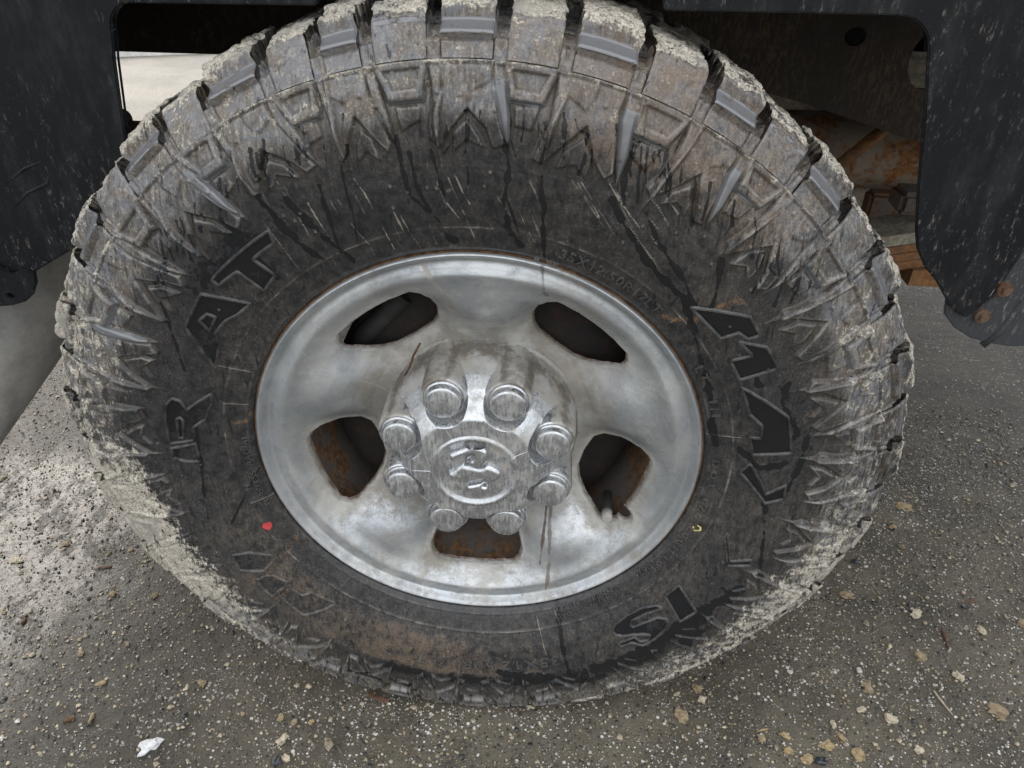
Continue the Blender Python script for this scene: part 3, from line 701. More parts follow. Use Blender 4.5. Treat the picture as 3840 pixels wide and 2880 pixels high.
ridge = np.clip((np.gradient(hgt, axis=1)**2+np.gradient(hgt, axis=0)**2)**.5*1500, 0, 1)*(~past)
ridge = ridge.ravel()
mud += .25*np.exp(-((R2.ravel()-.4018)/.0014)**2)
scratch = np.zeros(len(P)); rust = np.zeros(len(P)); drip = np.zeros(len(P))
scratch = np.maximum(scratch, .8*np.exp(-((R2.ravel()-.2655)/.0009)**2)*smooth(.42, .6, fbm(P, 40, 2, 9)))
for tt, ra, rb in ((166, .2425, .2675), (11.6, .2404, .2717), (-164, .239, .2659), (156, .245, .2775), (-73, .25, .30), (-67.5, .244, .27)):
    scratch = np.maximum(scratch, (.8*np.exp(-((np.radians(angdiff(T2, tt))*R2)/.0008)**2)*(R2 > ra)*(R2 < rb)).ravel())
px = Xg.ravel(); pz = (Zg-H).ravel()
wob = (fbm(P, 110, 3, 21)-.5)
def stroke(tr, w, arr, gain=1.0, wobble=1.0):
    pts = [(r*math.cos(math.radians(t)), r*math.sin(math.radians(t))) for t, r in tr]
    if len(pts) < 2: return
    xs = [p[0] for p in pts]; zs = [p[1] for p in pts]
    m = np.where((px > min(xs)-.03) & (px < max(xs)+.03) & (pz > min(zs)-.03) & (pz < max(zs)+.03))[0]
    d = line_dist(px[m], pz[m], pts)*1000+wob[m]*wobble*w*1.1
    arr[m] = np.maximum(arr[m], gain*smooth(w*.62, w*.30, d))
for tr, w in DATA['drips']: stroke(tr, max(1.6, w*.62), drip, 1.0, 1.6)
for tr, w in DATA['scr']: stroke(tr, w*1.3, scratch, rng.uniform(.45, 1.0), 1.1)
for tr, w in DATA['rust']: stroke(tr, w*1.3, rust, .55 if w < 10 else .30, 1.2)
# many short dribbles below the lugs in the upper half
for k in range(120):
    tt = rng.uniform(40, 150) if k < 84 else rng.uniform(-130, -55)
    r0 = rng.uniform(.352, .378) if k < 84 else rng.uniform(.36, .385)
    x0 = r0*math.cos(math.radians(tt)); z0 = r0*math.sin(math.radians(tt)); L = rng.uniform(.008, .034)
    pts = [(x0, z0), (x0+rng.normal()*.001, z0-L*.5), (x0+rng.normal()*.003, z0-L)]
    tr = [(math.degrees(math.atan2(z, x)), math.hypot(x, z)) for x, z in pts]
    stroke(tr, rng.uniform(1.2, 2.6), drip, rng.uniform(.55, 1), 1.8)
wet = wet+drip*.9
for pl in DATA['letters']:
    q = [(r*math.cos(math.radians(t)), r*math.sin(math.radians(t))) for t, r in pl]
    xs = [p[0] for p in q]; zs = [p[1] for p in q]
    m = np.where((px > min(xs)) & (px < max(xs)) & (pz > min(zs)) & (pz < max(zs)))[0]
    d = poly_sdf(px[m], pz[m], q)*1000
    rr0 = pl[0][0]; gl = .62 if -60 < rr0 < 60 else .34
    wet[m] += gl*smooth(0, -3, d); film[m] -= .25*smooth(0, -3, d)
def blur(a, n):
    out = a.copy()
    for k_ in range(1, n+1):
        out += np.roll(a, k_, 0)+np.roll(a, -k_, 0)
    out /= 2*n+1
    o2 = out.copy()
    for k_ in range(1, n+1):
        o2[:, k_:] += out[:, :-k_]; o2[:, :k_] += out[:, :1]
        o2[:, :-k_] += out[:, k_:]; o2[:, -k_:] += out[:, -1:]
    return o2/(2*n+1)
cv = hgt-blur(hgt, 2)
cv = np.where(blur(past.astype(float), 3) > 0.0, 0, cv)
crest_glint = np.clip(cv*1300-.14, 0, .8).ravel()*np.clip((fbm(P, 45, 3, 77)-.36)*4, .1, 1)  # convex edges that get the painted highlight
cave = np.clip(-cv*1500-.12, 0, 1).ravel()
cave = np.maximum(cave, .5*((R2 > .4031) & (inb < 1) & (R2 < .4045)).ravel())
pale = smooth(.345, .388, R2.ravel())
fl_h = np.clip(mud, 0, .8)*.0012*lump*2
hgt2 = hgt+fl_h.reshape(hgt.shape)
Xg, Yg, Zg = tyre_xyz(T2, S2, hgt2)
V = np.stack([Xg, Yg, Zg], -1).reshape(-1, 3)
sky_sheen_at *= .25+.75*smooth(-10, 40, T2)*smooth(178, 150, T2)  # painted sky sheen kept mostly to the upper half
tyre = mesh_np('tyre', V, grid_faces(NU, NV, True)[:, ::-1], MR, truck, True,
               dict(film=film, mud=mud, tan=tan, wet=wet, scratch=scratch, rust=rust, sky_sheen=sky_sheen_at.ravel(), edge=ridge, crest_glint=crest_glint, cave=cave, pale=pale))
label(tyre, 'wide mud terrain tyre with worn chunky shoulder lugs, caked in pale mud')
# rest of the casing: groove floor and inner sidewall
cp = [(.4225, .022), (.4255, .06), (.4270, .11), (.4270, .16), (.4250, .22), (.4150, .245), (.38, .262), (.33, .268), (.28, .255), (.245, .236), (.2365, .225)]
NT_ = 240
tt = np.linspace(0, 360, NT_, endpoint=False); cp = np.array(cp)
TT, JJ = np.meshgrid(tt, np.arange(len(cp)), indexing='ij')
Rr = cp[JJ, 0]; Yy = cp[JJ, 1]
V = np.stack([Rr*np.cos(np.radians(TT)), Yy, np.maximum(Rr*np.sin(np.radians(TT)), -H-.001)+H], -1).reshape(-1, 3)
one = np.ones(len(V))
mesh_np('tyre_carcass', V, grid_faces(NT_, len(cp), True), MR, tyre, True,
        dict(film=one*.7, mud=one*.4, tan=one*.3, wet=one*0, scratch=one*0, rust=one*0, sky_sheen=one*0, pale=one))

# tread blocks: each its own piece
def tread_block(a, b, kind, seed):
    w = (a-b) % 360; m = .80
    nu, nv = 34, 66
    u = np.linspace(0, 1, nu); sA = s_of_r(.4036); sB = _ss[-1]-.002
    v = np.linspace(0, 1, nv)
    U, Vv = np.meshgrid(u, v, indexing='ij')
    Ss = sA+Vv*(sB-sA)
    Rr, _, _, _ = prof(Ss)
    Th = a-m-(w-2*m)*U
    h = np.full_like(U, .0002)
    sl = lambda r: s_of_r(r)
    e1 = sl(.4315)
    if kind == 'A':
        h += -.0024*np.exp(-((Ss-sl(.4165))/.0014)**2)
        f = smooth(sl(.4165), sl(.4185), Ss)
        h += f*.0042
        h -= .0070*smooth(sl(.4180), sl(.4300), Ss)*smooth(sl(.4325), sl(.4308), Ss)
        h += .0022*smooth(sl(.4315), sl(.4340), Ss)
    else:
        h += .0012*smooth(sl(.429), sl(.432), Ss)
        nt = poly_sdf((U-.5)*44, Rr*1000, [(8, 415), (24, 411), (24, 428), (14, 426), (8, 421)])
        h -= .0016*smooth(.6, -.6, nt)
    # bevelled rim of the block
    eu = np.minimum(U, 1-U)*(w-2*m)
    h -= .0018*smooth(.18, 0, eu)
    X_, Y_, Z_ = tyre_xyz(Th, Ss, h)
    Pq = np.stack([X_, Y_, Z_], -1).reshape(-1, 3)
    top = smooth(sl(.4308), sl(.4340), Ss).ravel()
    cr = fbm(Pq+seed*3.1, 90, 4, seed)
    cr2 = np.abs(fbm(Pq+seed, 60, 3, seed+7)-.5)*2
    rag = (cr-.5)*.0075+.0022*(1-np.clip(cr2*5, 0, 1))*-1
    h2 = h.ravel()+top*(.0012+rag)+(cr-.5)*.0012*(1-top)
    h2 = np.maximum(h2, -.004).reshape(h.shape)
    # torn edge
    X_, Y_, Z_ = tyre_xyz(Th+(top*(cr-.5)*1.5).reshape(Th.shape)*smooth(.5, 0, eu), Ss, h2)
    V0 = np.stack([X_, Y_, Z_], -1).reshape(-1, 3)
    F = grid_faces(nu, nv)
    # skirts
    def ring(hh, shrink):
        Ub = .5+(U-.5)*shrink
        a_, b_, c_ = tyre_xyz(a-m-(w-2*m)*Ub, Ss, np.full_like(U, hh)); return np.stack([a_, b_, c_], -1)
    low = ring(-.0135, .97)
    idx = np.r_[[i*nv for i in range(nu)], [(nu-1)*nv+j for j in range(1, nv)], [i*nv+nv-1 for i in range(nu-2, -1, -1)], [j for j in range(nv-2, 0, -1)]]
    Lw = low.reshape(-1, 3)[idx]
    base = len(V0); n = len(idx)
    Fs = np.array([[idx[i], idx[(i+1) % n], base+(i+1) % n, base+i] for i in range(n)])
    Va = np.r_[V0, Lw]
    film, mud, tan, wet = masks(np.r_[Th.ravel(), Th.ravel()[idx]], np.r_[Rr.ravel(), Rr.ravel()[idx]], Va)
    tp = np.r_[top, np.zeros(n)]
    mud = mud+tp*.50
    wet = wet*(1-tp)
    skirt = np.r_[np.zeros(base), np.ones(n)]
    mud -= skirt*.2; wet += skirt*.35
    cl = np.zeros(len(Va))
    if kind == 'A':
        c0 = (smooth(sl(.4178), sl(.4188), Ss)*smooth(sl(.4312), sl(.4303), Ss)).ravel()
        cl[:base] = c0*np.clip(1.05-.9*abs(angdiff(Th.ravel(), 88))/95, 0, 1)  # painted sky sheen on the bevel, strongest at the top
        mud[:base] -= c0*.4
    else:
        c0 = (smooth(sl(.4265), sl(.4275), Ss)*smooth(sl(.4312), sl(.4303), Ss)).ravel()
        cl[:base] = c0*.5*(rng.random() < .4)
    if 60 > angdiff(a, 200) > -50:
        mud[:base] += .15
    z0 = np.zeros(len(Va)); crs = z0.copy(); cav = z0.copy()
    crs[:base] = (.45*np.exp(-((eu-.10)/.13)**2)).ravel()*(1-top)  # painted highlight along the block borders
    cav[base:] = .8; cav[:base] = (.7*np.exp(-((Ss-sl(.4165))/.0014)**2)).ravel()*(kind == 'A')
    return mesh_np('tread_block', Va, np.r_[F, Fs][:, ::-1], MR, tyre, True, dict(film=film, mud=mud, tan=tan, wet=wet, scratch=z0, rust=z0, sky_sheen=cl, pale=z0+1, crest_glint=crs, cave=cav))
for i, (a, b, w, kind) in enumerate(blocks): tread_block(a, b, kind, i)
# second row of tread blocks
def tread_block2(a, w, y0, y1, seed):
    nu, nv = 13, 16
    u = np.linspace(0, 1, nu); v = np.linspace(0, 1, nv); U, W = np.meshgrid(u, v, indexing='ij')
    th = np.radians(a-w*U-.8*W); yy = y0+(y1-y0)*W
    e = np.minimum(np.minimum(U, 1-U)*w*7.5, np.minimum(W, 1-W)*(y1-y0)*1000)
    R = .4395+.0*U
    P0 = np.stack([R*np.cos(th), yy, R*np.sin(th)], -1).reshape(-1, 3)
    cr = fbm(P0+seed, 90, 4, seed)
    R = R+(cr.reshape(U.shape)-.5)*.008-.003*smooth(2.5, 0, e)
    V0 = np.stack([R*np.cos(th), yy, np.maximum(R*np.sin(th), -H-.001)+H], -1).reshape(-1, 3)
    idx = np.r_[[i*nv for i in range(nu)], [(nu-1)*nv+j for j in range(1, nv)], [i*nv+nv-1 for i in range(nu-2, -1, -1)], [j for j in range(nv-2, 0, -1)]]
    Lw = np.stack([.425*np.cos(th), yy, np.maximum(.425*np.sin(th), -H-.001)+H], -1).reshape(-1, 3)[idx]
    n = len(idx); base = len(V0)
    Fs = np.array([[idx[i], idx[(i+1) % n], base+(i+1) % n, base+i] for i in range(n)])
    Va = np.r_[V0, Lw]; one = np.ones(len(Va))
    tp = np.r_[np.ones(base), np.zeros(n)]
    return mesh_np('tread_block', Va, np.r_[grid_faces(nu, nv), Fs][:, ::-1], MR, tyre, True,
                   dict(film=one*.9, mud=.3+tp*.4, tan=one*.3, wet=one*0, scratch=one*0, rust=one*0, sky_sheen=one*0, pale=one))
for i in range(50):
    tread_block2(180-i*7.2-2, 6.0, .095, .155, 200+i)
for i in range(50):
    tread_block2(180-i*7.2+1.5, 5.6, .165, .228, 300+i)

# raised outline letters
def ridge_letter(polys):
    V = []; F = []
    for pl in polys:
        n = len(pl)
        pts = []
        for i in range(n):
            (t0, r0), (t1, r1) = pl[i], pl[(i+1) % n]
            L = math.hypot(math.radians(angdiff(t1, t0))*.3, r1-r0)
            k = max(1, int(L/.003))
            for j in range(k): pts.append((t0+angdiff(t1, t0)*j/k, r0+(r1-r0)*j/k))
        pts = np.array(pts); m = len(pts)
        xy = np.stack([np.radians(pts[:, 0])*.3, pts[:, 1]], -1)
        tg = np.roll(xy, -1, 0)-np.roll(xy, 1, 0)
        tg /= np.linalg.norm(tg, axis=1)[:, None]+1e-9
        nm = np.stack([-tg[:, 1], tg[:, 0]], -1)
        b0 = len(V)
        for off, hh in ((-.0014, -.0004), (-.0008, .0026), (-.0003, .0026), (.0001, .0014), (.0004, .0026), (.0008, .0026), (.0014, -.0004)):
            q = xy+nm*off
            x, y, z = tyre_rt(np.degrees(q[:, 0]/.3), q[:, 1], hh)
            V += list(zip(x, y, z))
        for c in range(6):
            for i in range(m):
                i2 = (i+1) % m
                F.append((b0+c*m+i, b0+c*m+i2, b0+(c+1)*m+i2, b0+(c+1)*m+i))
    V = np.array(V); F = np.array(F)
    th = np.degrees(np.arctan2(V[:, 2]-H, V[:, 0])); r = np.hypot(V[:, 0], V[:, 2]-H)
    film, mud, tan, wet = masks(th, r, V)
    z0 = np.zeros(len(V)); mud = mud*.6+.14
    o = mesh_np('raised_letter', V, F, MR, tyre, False, dict(film=film*.7, mud=mud*.8-.05, tan=tan, wet=wet*.5, scratch=z0, rust=z0, sky_sheen=z0+.22, pale=smooth(.345, .388, r), crest_glint=z0+.15, cave=z0))
    return o
LT = DATA['letters']
groups = [[0], [1, 2], [3, 4], [5], [6], [7], [8], [9], [10], [11], [12], [13], [14], [15]]
for g_ in groups: ridge_letter([LT[i] for i in g_])

def lettering(txt, th0, r0, size, thick=.0022, spacing=1.0, wide=1.3, mat=None):
    cu = bpy.data.curves.new('txt', 'FONT'); cu.body = txt; cu.size = size; cu.extrude = thick; cu.space_character = spacing
    cu.resolution_u = 3
    ob = bpy.data.objects.new('txt', cu); S.collection.objects.link(ob)
    bpy.context.view_layer.update()
    me = bpy.data.meshes.new_from_object(ob)
    n = len(me.vertices); co = np.zeros(n*3); me.vertices.foreach_get('co', co); co = co.reshape(-1, 3)
    bpy.data.objects.remove(ob)
    co[:, 0] *= wide; th = th0-np.degrees(co[:, 0]/r0); rr = r0+co[:, 1]
    x, y, z = tyre_rt(th, rr, co[:, 2])
    me.vertices.foreach_set('co', np.stack([x, y, z], -1).astype(np.float32).ravel())
    V = np.stack([x, y, z], -1)
    film, mud, tan, wet = masks(th, rr, V)
    for k_, a_ in dict(film=film+.1, mud=mud*.5+.12, tan=tan*.5, wet=wet*.2, scratch=film*0, rust=film*0, sky_sheen=film*0+.30, crest_glint=film*0+.16, pale=film*0+.2).items():
        at = me.attributes.new(k_, 'FLOAT', 'POINT'); at.data.foreach_set('value', np.asarray(a_, np.float32))
    me.update()
    return link('raised_lettering', me, MR if mat is None else mat, tyre, False)
lettering('35X12.50R17LT', -70.0, .3015, .0185, spacing=1.05, wide=1.42)
lettering('M+S', -106, .305, .0115)
lettering('35X12.50R17LT', 73, .2510, .0130, spacing=1.05, wide=1.2)
lettering('TUBELESS  RADIAL', 198.5, .2455, .0085, spacing=1.1)
lettering('H', 192, .2560, .009)
lettering('DOT 1Z0 L00I 10P', 4.5, .2475, .0100, spacing=1.75)
lettering('0626', -35, .2435, .0085, spacing=1.2)
lettering('LOAD', -61.5, .2515, .0072, spacing=1.1)
lettering('RANGE E', -59.5, .2435, .0062, spacing=1.0)
lettering('MAX LOAD', -49.5, .2500, .0060)
lettering('PRESSURE', -49, .2440, .0060)
lettering('R', -113, .2505, .0075)
lettering('SAFETY WARNING SERIOUS INJURY', -82, .2465, .0046, thick=.0007)
lettering('LT', 32, .2480, .012, spacing=1.3)
lettering('III', 22, .2480, .013, spacing=1.5)

def paint_mark(name, t0, r0, rad, mat, ring=None):
    n = 28; V = []; F = []
    x, y, z = tyre_rt(np.array([t0]), np.array([r0]), .0006)
    a = np.linspace(0, 2*np.pi, n, endpoint=False)
    rr = rad*(1+.10*np.sin(3*a+1)+.05*np.sin(5*a))
    if ring is None:
        x, y, z = tyre_rt(t0+np.degrees(rr*np.cos(a)/r0), r0+rr*np.sin(a), .0006)
        x0, y0, z0 = tyre_rt(np.array([t0]), np.array([r0]), .0007)
        V = np.r_[np.stack([x, y, z], -1), np.stack([x0, y0, z0], -1)]
        F = np.array([[i, (i+1) % n, n] for i in range(n)])
    else:
        keep = range(3, n-3)
        a = a-.9
        for q in (1.0, ring):
            x, y, z = tyre_rt(t0+np.degrees(q*rr*np.cos(a)/r0), r0+q*rr*np.sin(a), .0006); V += list(zip(x, y, z))
        V = np.array(V); F = np.array([[i, i+1, n+i+1, n+i] for i in keep])
    return label(mesh_np(name, V, F, mat, tyre, True), 'round faded red paint dot' if ring is None else 'small yellow paint C')
paint_mark('paint_dot', -156.1, .2632, .0052, MRED)
paint_mark('paint_ring', -17.4, .2560, .0047, MYEL, .62)

# ---------------------------------------------------------------- wheel
def noise_at(V, sc, seed): return fbm(V, sc, 4, seed)
def rim_prof(r):
    return np.interp(r, [.090, .112, .125, .140, .155, .170, .185, .200, .212, .2200, .2245, .2270, .2290, .2315, .2340, .2358, .2368],
                        [.066, .0655, .063, .055, .0445, .0345, .0260, .0185, .0135, .0120, .0125, .0120, .0085, .0035, .0012, .0015, .0050])
NU2 = 1500; RR = np.r_[np.linspace(.094, .2215, 150), np.linspace(.2222, .2368, 30)]
TH = np.linspace(0, 360, NU2, endpoint=False)
T3, R3 = np.meshgrid(TH, RR, indexing='ij')
rp = np.linspace(.088, .238, 600); yp = rim_prof(rp); kk = np.exp(-np.linspace(-2, 2, 13)**2/2); kk /= kk.sum()
yp = np.convolve(np.pad(yp, 6, 'edge'), kk, 'valid')
yy = np.interp(R3, rp, yp)
hc = [-91.5, -19.5, 52.5, 124.5, 196.5]
shape = [(-.0545, .168), (-.052, .178), (-.045, .1855), (-.022, .1892), (0, .1900), (.022, .1892), (.045, .1855), (.052, .178), (.0545, .168),
         (.047, .150), (.036, .137), (.024, .1305), (0, .1285), (-.024, .1305), (-.036, .137), (-.047, .150)]
D = np.full_like(T3, 1.0)
for q, c0 in enumerate(hc):
    a = np.radians(-angdiff(T3, c0))
    tx = R3*np.sin(a); bz = R3*np.cos(a)
    sh_ = [(x*1.04, .1600+(y-.1600)*1.07) for x, y in shape]
    d = poly_sdf(tx, bz, sh_)
    if q == 1:      # the valve opening has an extra round notch and a little tongue
        d = np.minimum(d, np.hypot(tx-.034, bz-.1915)-.0088)
    d = np.where(bz > 0, d, 1.0)
    D = np.minimum(D, d)
dd = np.clip(D, 0, None)
# pressed-in surround of every opening, full spokes between
yy = yy+(.0165-.0085*smooth(.160, .186, R3))*np.exp(-(dd/.0165)**1.8)*smooth(.222, .205, R3)
yy = yy-.0045*np.exp(-((R3-.2105)/.0085)**2)
spoke = np.zeros_like(T3)
for c0 in hc:
    spoke = np.maximum(spoke, np.exp(-(angdiff(T3, c0+36)/13.5)**2))
yy = yy-.015*spoke*np.exp(-((R3-.164)/.034)**2)+.0035*np.exp(-((R3-.206)/.012)**2)*(1-spoke)*0
inside = D < 0
yy = yy+np.where(inside, np.clip(-D/.0011, 0, 1)*.007, 0)
Vr = np.stack([R3*np.cos(np.radians(T3)), yy, R3*np.sin(np.radians(T3))+H], -1)
V = Vr.reshape(-1, 3)
F = grid_faces(NU2, len(RR), True)
Dm = D.ravel()[F].max(axis=1)
F = F[Dm > -.0018]
rr_ = R3.ravel(); tt_ = T3.ravel(); Df = D.ravel()
n1 = fbm(V, 22, 3, 2)-.5; n2 = fbm(V, 70, 3, 4)-.5
dust = .34+.40*smooth(.165, .120, rr_)+n1*.7+.32*np.exp(-(np.clip(Df, 0, 1)/.012)**2)+.12*smooth(.05, -.2, V[:, 2]-H)
grime_shade = .02+.62*smooth(.120, .104, rr_)*(.5+.8*np.exp(-(angdiff(tt_, 90)/80)**2))+n2*.3+.42*np.exp(-(np.clip(Df, 0, 1)/.0045)**2)+.45*np.exp(-((rr_-.2262)/.0014)**2)*np.exp(-(angdiff(tt_, -90)/80)**2)  # grime, plus painted shading in the scoops round the openings
rust_ = .75*smooth(.0004, -.0012, Df)+.55*np.exp(-((rr_-.2366)/.0012)**2)*smooth(-.1, .15, n1+.05)
scr = np.zeros(len(V))
px = V[:, 0]; pz = V[:, 2]-H
for k in range(70):
    x0 = rng.uniform(-.2, .2); z0 = rng.uniform(-.2, .21); a = rng.normal(-1.0, .35); L = rng.uniform(.012, .06)
    x1 = x0+L*math.cos(a); z1 = z0+L*math.sin(a)
    m = np.where((px > min(x0, x1)-.003) & (px < max(x0, x1)+.003) & (pz > min(z0, z1)-.003) & (pz < max(z0, z1)+.003))[0]
    if len(m): scr[m] = np.maximum(scr[m], rng.uniform(.4, .9)*smooth(.0008, .0002, line_dist(px[m], pz[m], [(x0, z0), (x1, z1)])))
# rusty dribble down the lower right spoke, dark water run from the top lip
for pts, w, arr, g_ in (([(.083, -.065), (.079, -.10), (.076, -.14), (.074, -.175)], .0022, rust_, .8), ([(.086, -.07), (.083, -.12), (.085, -.17), (.083, -.21)], .003, grime_shade, .8),
                        ([(.060, .226), (.062, .205), (.063, .195), (.066, .187)], .0035, grime_shade, .75), ([(-.05, .222), (-.035, .19), (-.025, .165), (-.01, .15)], .004, dust, .9)):
    m = np.where((px > min(p[0] for p in pts)-.01) & (px < max(p[0] for p in pts)+.01) & (pz > pts[-1][1]-.01) & (pz < pts[0][1]+.01))[0]
    d = line_dist(px[m], pz[m], pts)+n2[m]*.004
    arr[m] = np.maximum(arr[m], g_*smooth(w, w*.3, d))
rim = mesh_np('wheel_rim', V, F[:, ::-1], MM, truck, True, dict(dust=dust, grime_shade=grime_shade, rust=rust_, scratch=scr))
label(rim, 'dull bright steel wheel with five openings')
lathe('rusty_flange', [(.2366, .0045), (.2374, .0040), (.2386, .0052), (.2388, .0090), (.2370, .0130)], MRE, rim, 360)
lathe('rim_barrel', [(.2310, .020), (.2120, .022), (.2060, .034), (.2040, .060), (.1990, .085), (.1960, .120), (.1960, .200), (.228, .228)], MRU, rim, 160)
lathe('wheel_centre', [(.094, .066), (.094, .078), (.075, .082), (.02, .082)], MRU, rim, 64)
# valve stem in the lower right opening
vx, vz = .176*math.cos(math.radians(-31.5)), .176*math.sin(math.radians(-31.5))
vs = tube('valve_stem', [(vx, .060, vz), (vx-.001, .040, vz+.001), (vx-.002, .026, vz+.002)], [.0060, .0052, .0052], MDK, rim, 20)
tube('valve_cap', [(vx-.002, .0265, vz+.002), (vx-.003, .014, vz+.003), (vx-.0032, .0125, vz+.0032)], [.0062, .0060, .0045], MGP, rim, 20)
# brake behind the openings
rot = lathe('brake_drum', [(.06, .092), (.158, .092), (.174, .097), (.178, .106), (.178, .185), (.10, .19)], MDK, truck, 96)
rot2 = m_rust('dark_brake_rust', (.012, .009, .008), (.034, .018, .011), (.01, .01, .01), .7)
rot.data.materials.clear(); rot.data.materials.append(rot2)
label(rot, 'dark rusty brake drum behind the wheel openings')
tube('brake_caliper_bracket', [(-.155, .095, .03), (-.135, .095, .09), (-.085, .095, .145)], .012, MDK, rot, 12)

# ---------------------------------------------------------------- hub cap
NUT_R = .0860; NUT_A = [24.5+45*k_-0.0 for k_ in range(8)]
NUT_A = [a_-2.0+0*a_ for a_ in NUT_A]
def cap_prof(r):
    return np.interp(r, [0, .0365, .0385, .0405, .0425, .0440, .0455, .0475, .0655, .0672, .0690, .078, .088, .0965, .1025, .1062, .1078, .1090, .1130],
                        [-.0190, -.0190, -.0193, -.0205, -.0222, -.0226, -.0222, -.0205, -.0200, -.0192, -.0168, -.0085, .0045, .0185, .0330, .0470, .0580, .0680, .0690])
RC = np.r_[np.linspace(0.0002, .034, 20), np.linspace(.035, .1130, 205)]
T4, R4 = np.meshgrid(np.linspace(0, 360, 1000, endpoint=False), RC, indexing='ij')
rp = np.linspace(0, .114, 500); yp = cap_prof(rp); kk = np.exp(-np.linspace(-2, 2, 7)**2/2); kk /= kk.sum()
yp = np.convolve(np.pad(yp, 3, 'edge'), kk, 'valid')
yc = np.interp(R4, rp, yp)
xc = R4*np.cos(np.radians(T4)); zc = R4*np.sin(np.radians(T4))
for a_ in NUT_A:
    cx, cz = NUT_R*math.cos(math.radians(a_)), NUT_R*math.sin(math.radians(a_))
    # the boss reaches outwards, like a short tunnel
    ux, uz = math.cos(math.radians(a_)), math.sin(math.radians(a_))
    lx = (xc-cx)*ux+(zc-cz)*uz; ly = -(xc-cx)*uz+(zc-cz)*ux
    lo = lx
    d = np.hypot(lo, ly)
    boss = np.interp(d, [0, .0195, .0205, .0218, .0232, .0242], [-.0005, -.0005, -.0030, -.0036, -.0024, .0010])
    boss = boss+np.clip(lx-.006, 0, 1)*.10
    w_ = smooth(.0250, .0240, d)
    yc = yc*(1-w_)+np.where(w_ > 0, boss, yc)*w_
yc[:, -1] = .069
V = np.stack([xc, yc, zc+H], -1).reshape(-1, 3)
# small cracks and spokes lines on the front disc
rr_ = R4.ravel(); tt_ = T4.ravel()
for t_ in (182, 118, -62, 30, -118, 82):
    g_ = np.exp(-((np.radians(angdiff(tt_, t_))*rr_)/.00045)**2)*(rr_ > .046)*(rr_ < .066)
    V[:, 1] += .0006*g_
n1 = fbm(V, 40, 3, 31)-.5
edge = smooth(.092, .106, rr_)
dust = .42+.42*edge*(np.exp(-(angdiff(tt_, 90)/90)**2))+n1*.7+.25*edge
grime_shade = .06+.32*edge+n1*.6+.35*np.exp(-((rr_-.1065)/.003)**2)
hub = mesh_np('hub_cap', V, grid_faces(1000, len(RC), True)[:, ::-1], MC, truck, True, dict(dust=dust, grime_shade=grime_shade))
label(hub, 'chrome centre cap with eight nut covers and an emblem')
# one nut cover, copied round
npf = [(.0190, .0160), (.0192, -.0060), (.0190, -.0072), (.0184, -.0080), (.0177, -.0084), (.0175, -.0092), (.0173, -.0136), (.0170, -.0152), (.0162, -.0166), (.0150, -.0173), (.0070, -.0176), (.0004, -.0177)]
T5, J5 = np.meshgrid(np.linspace(0, 2*np.pi, 56, endpoint=False), np.arange(len(npf)), indexing='ij')
npa = np.array(npf)
Vn = np.stack([npa[J5, 0]*np.cos(T5), npa[J5, 1], npa[J5, 0]*np.sin(T5)], -1).reshape(-1, 3)
sc_ = 1.07
nut0 = mesh_np('lug_nut_cover', Vn*np.array([sc_, 1, sc_]), grid_faces(56, len(npf), True), MC, hub, True,
               dict(dust=.44+.2*(fbm(Vn, 90, 3, 5)-.5), grime_shade=.08+.5*smooth(-.002, .010, Vn[:, 1])))
for k_, a_ in enumerate(NUT_A):
    o = nut0 if k_ == 0 else nut0.copy()
    if k_: S.collection.objects.link(o)
    o.location = (NUT_R*math.cos(math.radians(a_)), .0045, NUT_R*math.sin(math.radians(a_))+H)
    o.rotation_euler = (rng.normal()*.015, k_*.8, rng.normal()*.015)
# emblem: domed relief pieces on the medallion
n_ = 110
ex_, ez_ = np.meshgrid(np.linspace(-.0355, .0355, n_), np.linspace(-.0355, .0355, n_), indexing='ij')
hh_ = np.zeros_like(ex_)
for pl, top_, wd in zip(DATA['emb'], (.0095, .0074, .0066), (.0048, .0052, .0036)):
    p = np.array(pl)
    for _ in range(2):
        q = np.roll(p, -1, 0); p = np.stack([.75*p+.25*q, .25*p+.75*q], 1).reshape(-1, 2)
    d = -poly_sdf(ex_, ez_, p)
    t_ = np.clip((d+.0003)/wd, 0, 1)
    hh_ = np.maximum(hh_, top_*np.sqrt(1-(1-t_)**2)*(d > -.0003))
V = np.stack([ex_, -.0186-hh_, ez_+H], -1).reshape(-1, 3)
F = grid_faces(n_, n_)
F = F[hh_.ravel()[F].max(axis=1) > 0]
V[hh_.ravel() <= 0, 1] = -.0184
mesh_np('emblem', V, F, MC, hub, True, dict(dust=np.full(len(V), .30), grime_shade=np.zeros(len(V))))
# a dead twig caught behind the cap
tube('twig', [(-.058, .022, .128), (-.066, .024, .112), (-.071, .027, .096), (-.078, .032, .082)], [.0012, .0011, .0013, .0008], MBK, None, 8)
tw = bpy.data.objects['twig']; label(tw, 'thin brown twig caught between the hub cap and the wheel spoke', 'twig')

# ---------------------------------------------------------------- body
def arc(cx, cz, r, a0, a1, n=7):
    return [(cx+r*math.cos(math.radians(a0+(a1-a0)*i/n)), cz+r*math.sin(math.radians(a0+(a1-a0)*i/n))) for i in range(n+1)]
